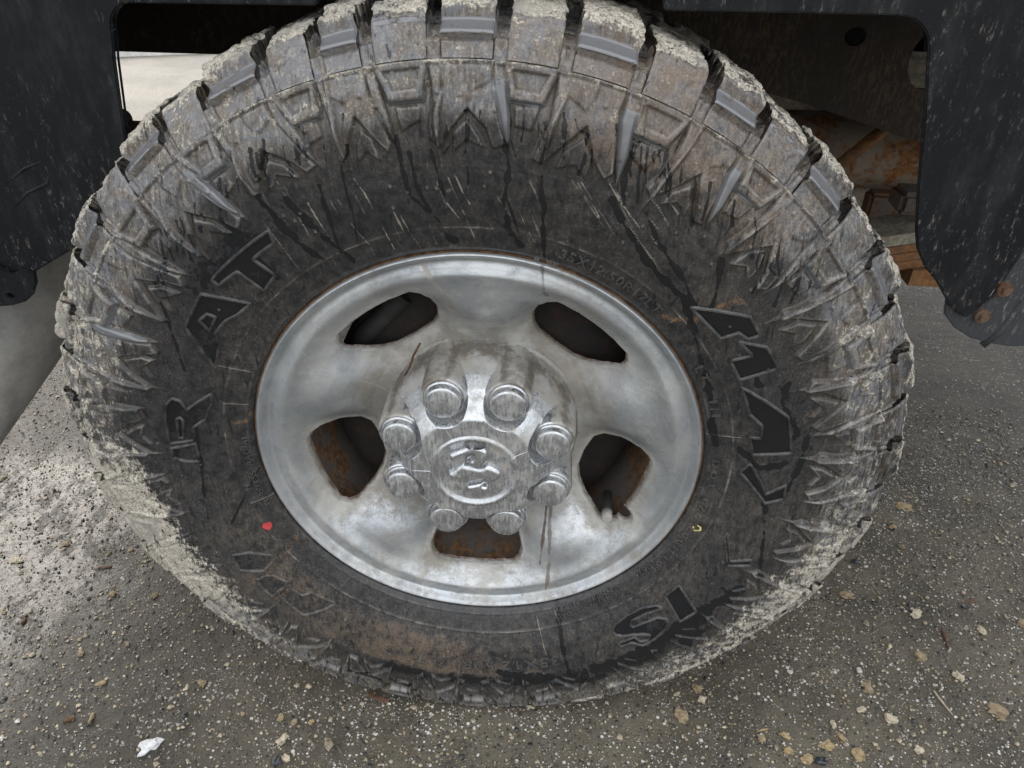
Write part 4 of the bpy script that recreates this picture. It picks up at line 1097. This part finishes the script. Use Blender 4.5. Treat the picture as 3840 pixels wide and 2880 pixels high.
# outline of the side: a sheet with the square wheel opening cut up into it
side = [(-1.06, .16), (-.62, .140), (-.495, .142), (-.477, .150), (-.455, .158), (-.446, .180), (-.403, .204), (-.360, .225), (-.330, .245),
        (-.3205, .274), (-.315, .336), (-.309, .382), (-.304, .405)]
side += arc(-.283, .405, .0215, 180, 95, 6)
side += [(-.13, .4285), (-.12, .462), (.14, .462), (.147, .4325), (.315, .4340)]
side += arc(.329, .403, .031, 92, 8, 7)
side += [(.372, .360), (.385, .301), (.396, .259), (.403, .241), (.416, .223), (.431, .209), (.450, .186), (.468, .1735), (.482, .190), (.493, .235), (.503, .272), (.52, .33), (.56, .40), (.62, .44), (1.5, .46), (1.5, .95), (-1.06, .95)]
panel = plate('side_panel', side, .040, .045, MP, truck, .0012)
label(panel, 'textured black side panel with dried mud specks and a square wheel opening')
# rolled lip round the opening
lip = side[8:33]
bm = bmesh.new(); prevv = None
for x, z in lip:
    a = bm.verts.new((x, .0455, z+H)); b = bm.verts.new((x, .0500, z+H+.0005))
    if prevv: bm.faces.new((prevv[0], a, b, prevv[1]))
    prevv = (a, b)
from_bm('opening_lip', bm, MP, panel, True)
fl = plate('splash_flap', [(-.62, .215), (-.495, .186), (-.478, .188), (-.466, .179), (-.455, .184), (-.442, .181), (-.444, .170), (-.452, .157), (-.462, .149), (-.477, .144), (-.513, .139), (-.62, .130)],
           .0335, .0385, MP, panel, .001, holes=([(-.4755+.004*math.cos(q*math.pi/4), .155+.0032*math.sin(q*math.pi/4)) for q in range(8)],))
label(fl, 'lower black flap with a small round hole')
# raised scuff ridges on the left panel
for pts in ([(-.455, .0418, .262), (-.42, .0412, .285), (-.39, .0418, .297)], [(-.452, .0418, .240), (-.425, .0412, .262), (-.402, .0412, .272), (-.398, .0418, .285)]):
    tube('pressed_crease', pts, [.0015, .0020, .0015] if len(pts) == 3 else [.0015, .0020, .0020, .0012], MP, panel, 10)
# inner arch and bed
bm = bmesh.new()
box(bm, -1.04, 1.5, .05, 2.05, .62, .64)
box(bm, -1.06, -1.04, .05, 2.05, .30, .95)
from_bm('bed_floor', bm, MDK, truck)
plate('far_side_panel', [(-1.06, .16), (-.36, .16), (-.32, .43), (.33, .43), (.42, .18), (1.5, .16), (1.5, .95), (-1.06, .95)], 2.05, 2.056, MP, truck)
# grey curved step with bolts, lower right
step = plate('running_board_end', [(.448, .192), (.452, .184), (.457, .187), (.461, .178), (.472, .1715), (.490, .194), (.500, .243), (.508, .268), (.56, .30), (.62, .30), (.62, .150),
              (.548, .142), (.526, .1405), (.507, .143), (.486, .148), (.466, .159), (.452, .173)], .0462, .0500, MFL, truck, .001)
label(step, 'grey scuffed running board end with two rusty bolts')
st2 = tube('rolled_edge', [(.500, .047, .140), (.513, .047, .160), (.520, .047, .190), (.530, .047, .23), (.56, .047, .28)], .0035, MFL, step, 10)
for (x, z) in ((.4965, .2035), (.4860, .1745)):
    bm = bmesh.new()
    def cyl(bm, x, z, y0, y1, r, n, rot=0):
        vs0 = [bm.verts.new((x+r*math.cos(2*math.pi*k_/n+rot), y0, z+H+r*math.sin(2*math.pi*k_/n+rot))) for k_ in range(n)]
        vs1 = [bm.verts.new((x+r*math.cos(2*math.pi*k_/n+rot), y1, z+H+r*math.sin(2*math.pi*k_/n+rot))) for k_ in range(n)]
        bm.faces.new(vs0); bm.faces.new(vs1[::-1])
        for k_ in range(n): bm.faces.new((vs0[k_], vs1[k_], vs1[(k_+1) % n], vs0[(k_+1) % n]))
    cyl(bm, x, z, .0415, .0470, .0072, 20); cyl(bm, x, z, .0375, .0420, .0042, 6, .4)
    from_bm('rusty_bolt', bm, MBO, step)
# frame rail with lightening holes
def ell(cx, cz, a, b, n=14): return [(cx+a*math.cos(2*math.pi*q/n), cz+b*math.sin(2*math.pi*q/n)) for q in range(n)]
rail = plate('frame_rail', [(-1.0, .330), (-.46, .330), (.12, .332), (.215, .330), (.290, .314), (.360, .298), (.420, .282), (.490, .262), (.60, .235), (1.4, .22), (1.4, .52), (-1.0, .52)],
             .345, .352, MRAIL, truck, 0, holes=(ell(.408, .372, .0125, .0105), ell(.502, .350, .026, .034)))
label(rail, 'dusty black frame rail stepping up over the axle')
bm = bmesh.new(); prevv = None
for x, z in [(-1.0, .330), (-.46, .330), (.12, .332), (.215, .330), (.290, .314), (.360, .298), (.420, .282), (.490, .262), (.60, .235), (1.4, .22)]:
    a = bm.verts.new((x, .3525, z+H)); b = bm.verts.new((x, .42, z+H))
    if prevv: bm.faces.new((prevv[0], a, b, prevv[1]))
    prevv = (a, b)
from_bm('rail_flange', bm, MRAIL, rail)
bm = bmesh.new(); box(bm, -.9, 1.4, .425, .435, .345, .61); from_bm('dark_backing_plate', bm, MDK, rail)  # dark plate added behind the rail holes so they read black
# leaf spring pack
spring = bpy.data.objects.new('leaf_spring', None); S.collection.objects.link(spring); spring.parent = truck
label(spring, 'rusty rear leaf spring pack')
def leaf(z, x0, x1, th, mat, sag=.0):
    bm = bmesh.new(); n = 16; rows = []
    for i in range(n+1):
        x = x0+(x1-x0)*i/n; zz = z+sag*((x/.7)**2-.51)+H
        rows.append([bm.verts.new((x, yy_, zz+dz)) for yy_, dz in ((.300, 0), (.364, 0), (.364, -th), (.300, -th))])
    for a, b in zip(rows[:-1], rows[1:]):
        for k_ in range(4): bm.faces.new((a[k_], b[k_], b[(k_+1) % 4], a[(k_+1) % 4]))
    bm.faces.new(rows[0]); bm.faces.new(rows[-1][::-1])
    return from_bm('leaf', bm, mat, spring)
MLT = m_simple('dusty_leaf_top', (.34, .315, .25), .9, nscale=120)
leaf(.1500, -.62, .80, .0150, MLT, .10); leaf(.1340, -.50, .72, .0105, MRL, .10)
leaf(.1225, -.40, .66, .0105, MRL, .10); leaf(.1110, -.30, .56, .0120, MRL, .10)
bm = bmesh.new(); box(bm, .535, .60, .292, .372, .086, .108); from_bm('spring_clamp', bm, MRL, spring)
tube('spring_eye', [(-.398, .152, .293), (-.398, .19, .293)], .010, MRU, spring, 18)
bm = bmesh.new(); box(bm, -.435, -.372, .15, .19, .255, .292); bmesh.ops.bevel(bm, geom=list(bm.edges), offset=.005, segments=2, affect='EDGES')
from_bm('shackle_bracket', bm, MRU, spring)
bm = bmesh.new(); box(bm, .498, .56, .30, .345, .176, .205); bmesh.ops.bevel(bm, geom=list(bm.edges), offset=.006, segments=2, affect='EDGES')
from_bm('bump_stop', bm, MRU, spring)
# rusty muffler, strut, khaki pipe, dark tank
MRM = m_rust('blotchy_muffler_rust', (.20, .085, .035), (.42, .20, .075), (.36, .33, .28), .8)
muf = tube('muffler', [(.34, .58, .176), (.37, .58, .176), (1.15, .58, .176)], [.03, .056, .056], MRM, truck, 40); label(muf, 'blotchy rusty muffler')
tube('rusty_strut', [(.455, .47, .165), (.50, .48, .205), (.565, .50, .262)], .0085, MRL, truck, 14)
pp = tube('dusty_pipe', [(.10, .63, .088), (1.2, .63, .090)], .040, MKH, truck, 32)
bm = bmesh.new(); box(bm, .545, .70, .50, .53, .095, .135); bmesh.ops.bevel(bm, geom=list(bm.edges), offset=.005, segments=2, affect='EDGES'); from_bm('hanger_bracket', bm, MRU, truck)
bm = bmesh.new(); box(bm, .36, 1.2, .80, 1.3, .10, .30); bmesh.ops.bevel(bm, geom=list(bm.edges), offset=.03, segments=3, affect='EDGES')
tk = from_bm('fuel_tank', bm, MKH, truck)
bm = bmesh.new(); box(bm, .545, .570, .785, .799, .09, .31); from_bm('tank_strap', bm, MDK, tk)
tube('axle_tube', [(0, .22, 0), (0, 1.9, 0)], .045, MRU, truck, 28)
tube('axle_housing', [(0, .95, 0), (0, 1.0, 0), (0, 1.1, 0), (0, 1.15, 0)], [.06, .14, .14, .06], MRU, truck, 28)
lathe('far_tyre', [(.24, 1.84), (.30, 1.83), (.40, 1.84), (.4405, 1.86), (.4405, 2.10), (.40, 2.12), (.24, 2.11)], MDK, truck, 64).location.z = .0
fo = bpy.data.objects['far_tyre']
co = np.zeros(len(fo.data.vertices)*3); fo.data.vertices.foreach_get('co', co); co = co.reshape(-1, 3); co[:, 2] = np.maximum(co[:, 2], -.001); fo.data.vertices.foreach_set('co', co.ravel())
# exhaust tailpipe, lower left, mouth towards the viewer
ex = tube('exhaust_pipe', [(-.725, .05, -.100), (-.71, .10, -.082), (-.56, .36, .140), (-.52, .41, .140), (-.44, .44, .12), (-.30, .46, .08)], [.078, .078, .078, .074, .068, .064], MGP, truck, 48, cap=False)
label(ex, 'thick dusty grey tailpipe beside the wheel')

# ================================================================ GROUND
def sheet(name, x0, x1, y0, y1, z, mat, nx=2, ny=2):
    bm = bmesh.new()
    g = bmesh.ops.create_grid(bm, x_segments=nx, y_segments=ny, size=.5)
    for v in bm.verts: v.co = Vector(((x0+x1)/2+v.co.x*(x1-x0), (y0+y1)/2+v.co.y*(y1-y0), z))
    o = from_bm(name, bm, mat)
    if o.data.polygons[0].normal.z < 0: o.data.flip_normals()
    return o
# the yard: finely uneven near the wheel, plain further off
xs = np.unique(np.r_[np.linspace(-60, -2, 14), np.linspace(-1.7, 1.7, 430), np.linspace(2, 60, 14)])
ys = np.unique(np.r_[np.linspace(-30, -.9, 10), np.linspace(-.55, 1.9, 320), np.linspace(2.2, 60, 20)])
GX, GY = np.meshgrid(xs, ys, indexing='ij')
Pg = np.stack([GX, GY, GX*0], -1).reshape(-1, 3)
near = (smooth(1.9, 1.3, np.abs(GX))*smooth(-.6, -.5, GY)*smooth(2.1, 1.5, GY)).ravel()
under = smooth(.25, .1, np.abs(GX)).ravel()*smooth(-.1, -.02, GY).ravel()*smooth(.35, .28, GY).ravel()
puddle = smooth(-.50, -.66, GX+.16*GY).ravel()
zz = ((fbm(Pg, 90, 2, 51)-.5)*.0022+(fbm(Pg, 12, 3, 52)-.5)*.003)*near*(1-under)*(1-.7*puddle)-.0012*near*(1-under)
Pg[:, 2] = zz
grd = mesh_np('ground', Pg, grid_faces(len(xs), len(ys)), MA, None, True)
label(grd, 'damp brown grey asphalt full of tiny stones', None, None, 'structure')
# kerb, road and grass far behind
def strip(name, w0, w1, z0, z1, mat, kind, lab, cat=None, sheet_=False):
    d = Vector((.56, .22, 0)).normalized(); n = Vector((-d.y, d.x, 0)); o0 = Vector((-2.2, 4.08, 0))
    bm = bmesh.new(); N = 40
    rows = []
    for i in range(N+1):
        c_ = o0+d*(-9+18*i/N)
        a = c_+n*w0; b = c_+n*w1
        rows.append([bm.verts.new((a.x, a.y, z0)), bm.verts.new((a.x, a.y, z1)), bm.verts.new((b.x, b.y, z1)), bm.verts.new((b.x, b.y, z0))])
    for a, b in zip(rows[:-1], rows[1:]):
        for k_ in range(3): bm.faces.new((a[k_], b[k_], b[k_+1], a[k_+1]))
    o = from_bm(name, bm, mat)
    return label(o, lab, cat, None, kind)
strip('kerb', 0, .035, 0, .05, MCURB, 'structure', 'thin pale kerb line behind the truck')
strip('verge', .036, .42, 0, .030, MROAD, 'structure', 'grey gritty verge behind the kerb')
strip('far_road', .425, 9, 0, .012, MROAD, 'structure', 'grey road beyond the verge')
# grass tufts behind the kerb
bm = bmesh.new(); d = Vector((.56, .22, 0)).normalized(); n = Vector((-d.y, d.x, 0)); o0 = Vector((-2.2, 4.08, 0))
for k_ in range(2600):
    t_ = rng.uniform(-2.5, 2.5); cl_ = math.sin(t_*3.1)+math.sin(t_*7.7+1)*.6
    if cl_ < rng.uniform(-.6, 1.2): continue
    p = o0+d*t_+n*(.20+abs(rng.normal())*.06); p.z = .03
    a = rng.uniform(0, 6.28); w = Vector((math.cos(a), math.sin(a), 0))*.006; hgt_ = rng.uniform(.012, .045)
    tip = p+Vector((rng.normal()*.012, rng.normal()*.012, hgt_))
    bm.faces.new([bm.verts.new(p-w), bm.verts.new(p+w), bm.verts.new(tip)])
label(from_bm('grass', bm, MGRASS), 'sparse green grass tufts along the kerb', 'grass', None, 'stuff')

# loose grit: thousands of tiny stones bedded in the asphalt
def grit(name, N, size, mat, zlift, seed, clump=.0):
    g = np.random.default_rng(seed)
    base = np.array([(1, 0, 0), (0, 1, 0), (-1, 0, 0), (0, -1, 0), (0, 0, 1), (.55, .55, .72), (-.6, .5, .65), (-.5, -.6, .7), (.6, -.5, .68)], float)
    tri = np.array([(0, 1, 5), (1, 2, 6), (2, 3, 7), (3, 0, 8), (5, 1, 4), (1, 6, 4), (6, 2, 4), (2, 7, 4), (7, 3, 4), (3, 8, 4), (8, 0, 4), (0, 5, 4)])
    x = g.uniform(-1.15, 1.05, N); y = g.uniform(-.36, .75, N)
    keep = ~((np.abs(x) < .2) & (y > -.02) & (y < .28))
    if clump:
        q = fbm(np.stack([x, y, x*0], -1), 9, 3, seed); keep &= q > clump
    x, y = x[keep], y[keep]; n = len(x)
    s = size*np.exp(g.normal(0, .42, n))
    a = g.uniform(0, 6.28, n)
    B = base[None]*(1+g.normal(0, .18, (n, 9, 3)))
    B = B*s[:, None, None]*np.stack([np.ones(n), g.uniform(.6, 1, n), g.uniform(.35, .75, n)], -1)[:, None, :]
    ca, sa = np.cos(a)[:, None], np.sin(a)[:, None]
    Vx = B[..., 0]*ca-B[..., 1]*sa+x[:, None]; Vy = B[..., 0]*sa+B[..., 1]*ca+y[:, None]; Vz = B[..., 2]+zlift
    V = np.stack([Vx, Vy, Vz], -1).reshape(-1, 3)
    F = (tri[None]+np.arange(n)[:, None, None]*9).reshape(-1, 3)
    return mesh_np(name, V, F, mat, None, False)
MG1 = m_simple('grit_white', (.50, .48, .44), .35, nscale=300, var=.3)
MG2 = m_simple('grit_tan', (.33, .28, .20), .5, nscale=60, var=.6)
MG3 = m_simple('grit_dark', (.035, .036, .034), .25, nscale=60, var=.6)
label(grit('gravel', 7000, .00105, MG1, -.0002, 1), 'tiny white stones scattered in the asphalt', 'gravel', None, 'stuff')
label(grit('gravel', 15000, .0016, MG2, -.0004, 2), 'tiny tan stones scattered in the asphalt', 'gravel', None, 'stuff')
label(grit('gravel', 11000, .0015, MG3, -.0004, 3), 'tiny dark stones scattered in the asphalt', 'gravel', None, 'stuff')
label(grit('wood_crumbs', 4200, .0016, MW1, -.0005, 4, .53), 'crumbs of tan wood strewn over the asphalt', 'debris', None, 'stuff')

# loose pieces on the ground, one by one
def chip(w, l, seed, torn=.30, layers=3, th=.0022):
    g = np.random.default_rng(seed); bm = bmesh.new()
    z = 0
    for L in range(layers):
        n = 15; sx = w/2*(1-.20*L)*g.uniform(.8, 1.05); sy = l/2*(1-.22*L)*g.uniform(.75, 1.05)
        ox, oy = g.normal(0, w*.07), g.normal(0, l*.07)
        pts = []
        for i in range(n):
            a = 2*math.pi*i/n
            c_, s_ = math.cos(a), math.sin(a)
            q = 1/max(abs(c_), abs(s_))**.65
            k_ = q*(1+g.normal(0, torn*.5))
            pts.append((ox+sx*c_*k_, oy+sy*s_*k_))
        tilt = g.normal(0, .10, 2)
        lo = [bm.verts.new((x, y, max(0, z-.0004+0*x))) for x, y in pts]
        hi = [bm.verts.new((x*.93, y*.93, z+th*g.uniform(.5, 1.3)+tilt[0]*x+tilt[1]*y)) for x, y in pts]
        ctr = bm.verts.new((ox, oy, z+th*1.25))
        for i in range(n):
            j = (i+1) % n
            bm.faces.new((lo[i], lo[j], hi[j], hi[i])); bm.faces.new((hi[i], hi[j], ctr))
        z += th*.75
    return bm
def stone(w, l, seed):
    g = np.random.default_rng(seed); bm = bmesh.new()
    bmesh.ops.create_icosphere(bm, subdivisions=2, radius=.5)
    for v in bm.verts:
        k_ = 1+.16*math.sin(v.co.x*7+seed)+.12*math.sin(v.co.y*9+seed*2)
        v.co = Vector((v.co.x*w*k_, v.co.y*l*k_, (v.co.z+.32)*min(w, l)*.7*k_))
    return bm
def splint(w, l, seed, th):
    g = np.random.default_rng(seed); bm = bmesh.new(); n = 7; rows = []
    for i in range(n+1):
        t_ = i/n; ww = w/2*(.25+1.5*math.sqrt(max(.02, t_*(1-t_)))); bx = math.sin(t_*3+seed)*w*.35
        rows.append([bm.verts.new((bx-ww, (t_-.5)*l, 0)), bm.verts.new((bx-ww*.7, (t_-.5)*l, th*g.uniform(.7, 1.3))), bm.verts.new((bx+ww*.7, (t_-.5)*l, th*g.uniform(.5, 1.2))), bm.verts.new((bx+ww, (t_-.5)*l, 0))])
    for a, b in zip(rows[:-1], rows[1:]):
        for k_ in range(4): bm.faces.new((a[k_], b[k_], b[(k_+1) % 4], a[(k_+1) % 4]))
    bm.faces.new(rows[0]); bm.faces.new(rows[-1][::-1])
    return bm
for i, (x, y, w, l, ang, kind, lab) in enumerate(DATA['chips']):
    mats = [MW1, MW3, MW1, MW2]
    if kind == 'chip':
        m_ = MW2 if ('cream' in lab or 'pale' in lab or 'whitish' in lab) else (MW3 if ('gold' in lab or 'yellow' in lab) else MW1)
        bm = chip(w*.74, l*.74, i+11, .38, 3, .0016); nm, cat = 'wood_chip', 'wood chip'
    elif kind == 'pebble':
        m_ = MPS if 'white' in lab else MDS; bm = stone(w, l, i); nm, cat = 'pebble', 'pebble'
    elif kind == 'flake':
        m_ = MWH; bm = chip(w, l*1.5, 5, .4, 3, .0022); nm, cat = 'paper_flake', 'paper scrap'
    elif kind == 'bark':
        m_ = MBK; nm, cat = 'bark_strip', 'bark'
        bm = splint(min(w, l), max(w, l), i, .003)
    elif kind == 'splinter':
        m_ = MBK if ('brown' in lab or 'reddish' in lab) else MW2; nm, cat = 'wood_splinter', 'splinter'
        bm = splint(min(w, l), max(w, l), i, .002)
    else:
        m_ = MW3 if 'short' in lab else MW2; nm, cat = 'straw', 'straw'
        bm = splint(min(w, l)*.8, max(w, l), i, .0015)
    o = from_bm(nm, bm, m_, None, False)
    long_x = kind in ('bark', 'splinter', 'straw') and w > l
    o.location = (x, y, -.0004)
    o.rotation_euler = (0, 0, math.radians(ang+(-90 if long_x else 0)))
    label(o, lab, cat)
# water drops hanging under the tyre bead at the top of the wheel
for k_, (t_, r_) in enumerate(((74.0, .2425), (72.6, .2420), (76.8, .2428))):
    x, y_, z = tyre_rt(np.array([t_]), np.array([r_]), .001)
    bm = bmesh.new(); bmesh.ops.create_icosphere(bm, subdivisions=3, radius=.0022)
    for v in bm.verts: v.co.z *= 1.3
    o = from_bm('water_drop', bm, None, None, True); o.location = (float(x[0]), float(y_[0])-.0008, float(z[0]))
    if k_ == 0:
        kg = NT('water'); kg.b.inputs['Transmission Weight'].default_value = 1.0; kg.b.inputs['IOR'].default_value = 1.33; MWAT = kg.fin((1.0, 1.0, 1.0), .0)
    o.data.materials.append(MWAT)
    label(o, ['middle', 'right-hand', 'left-hand'][k_]+' clear water drop of three hanging at the top lip of the wheel', 'water drop', 'water drops at the wheel lip')
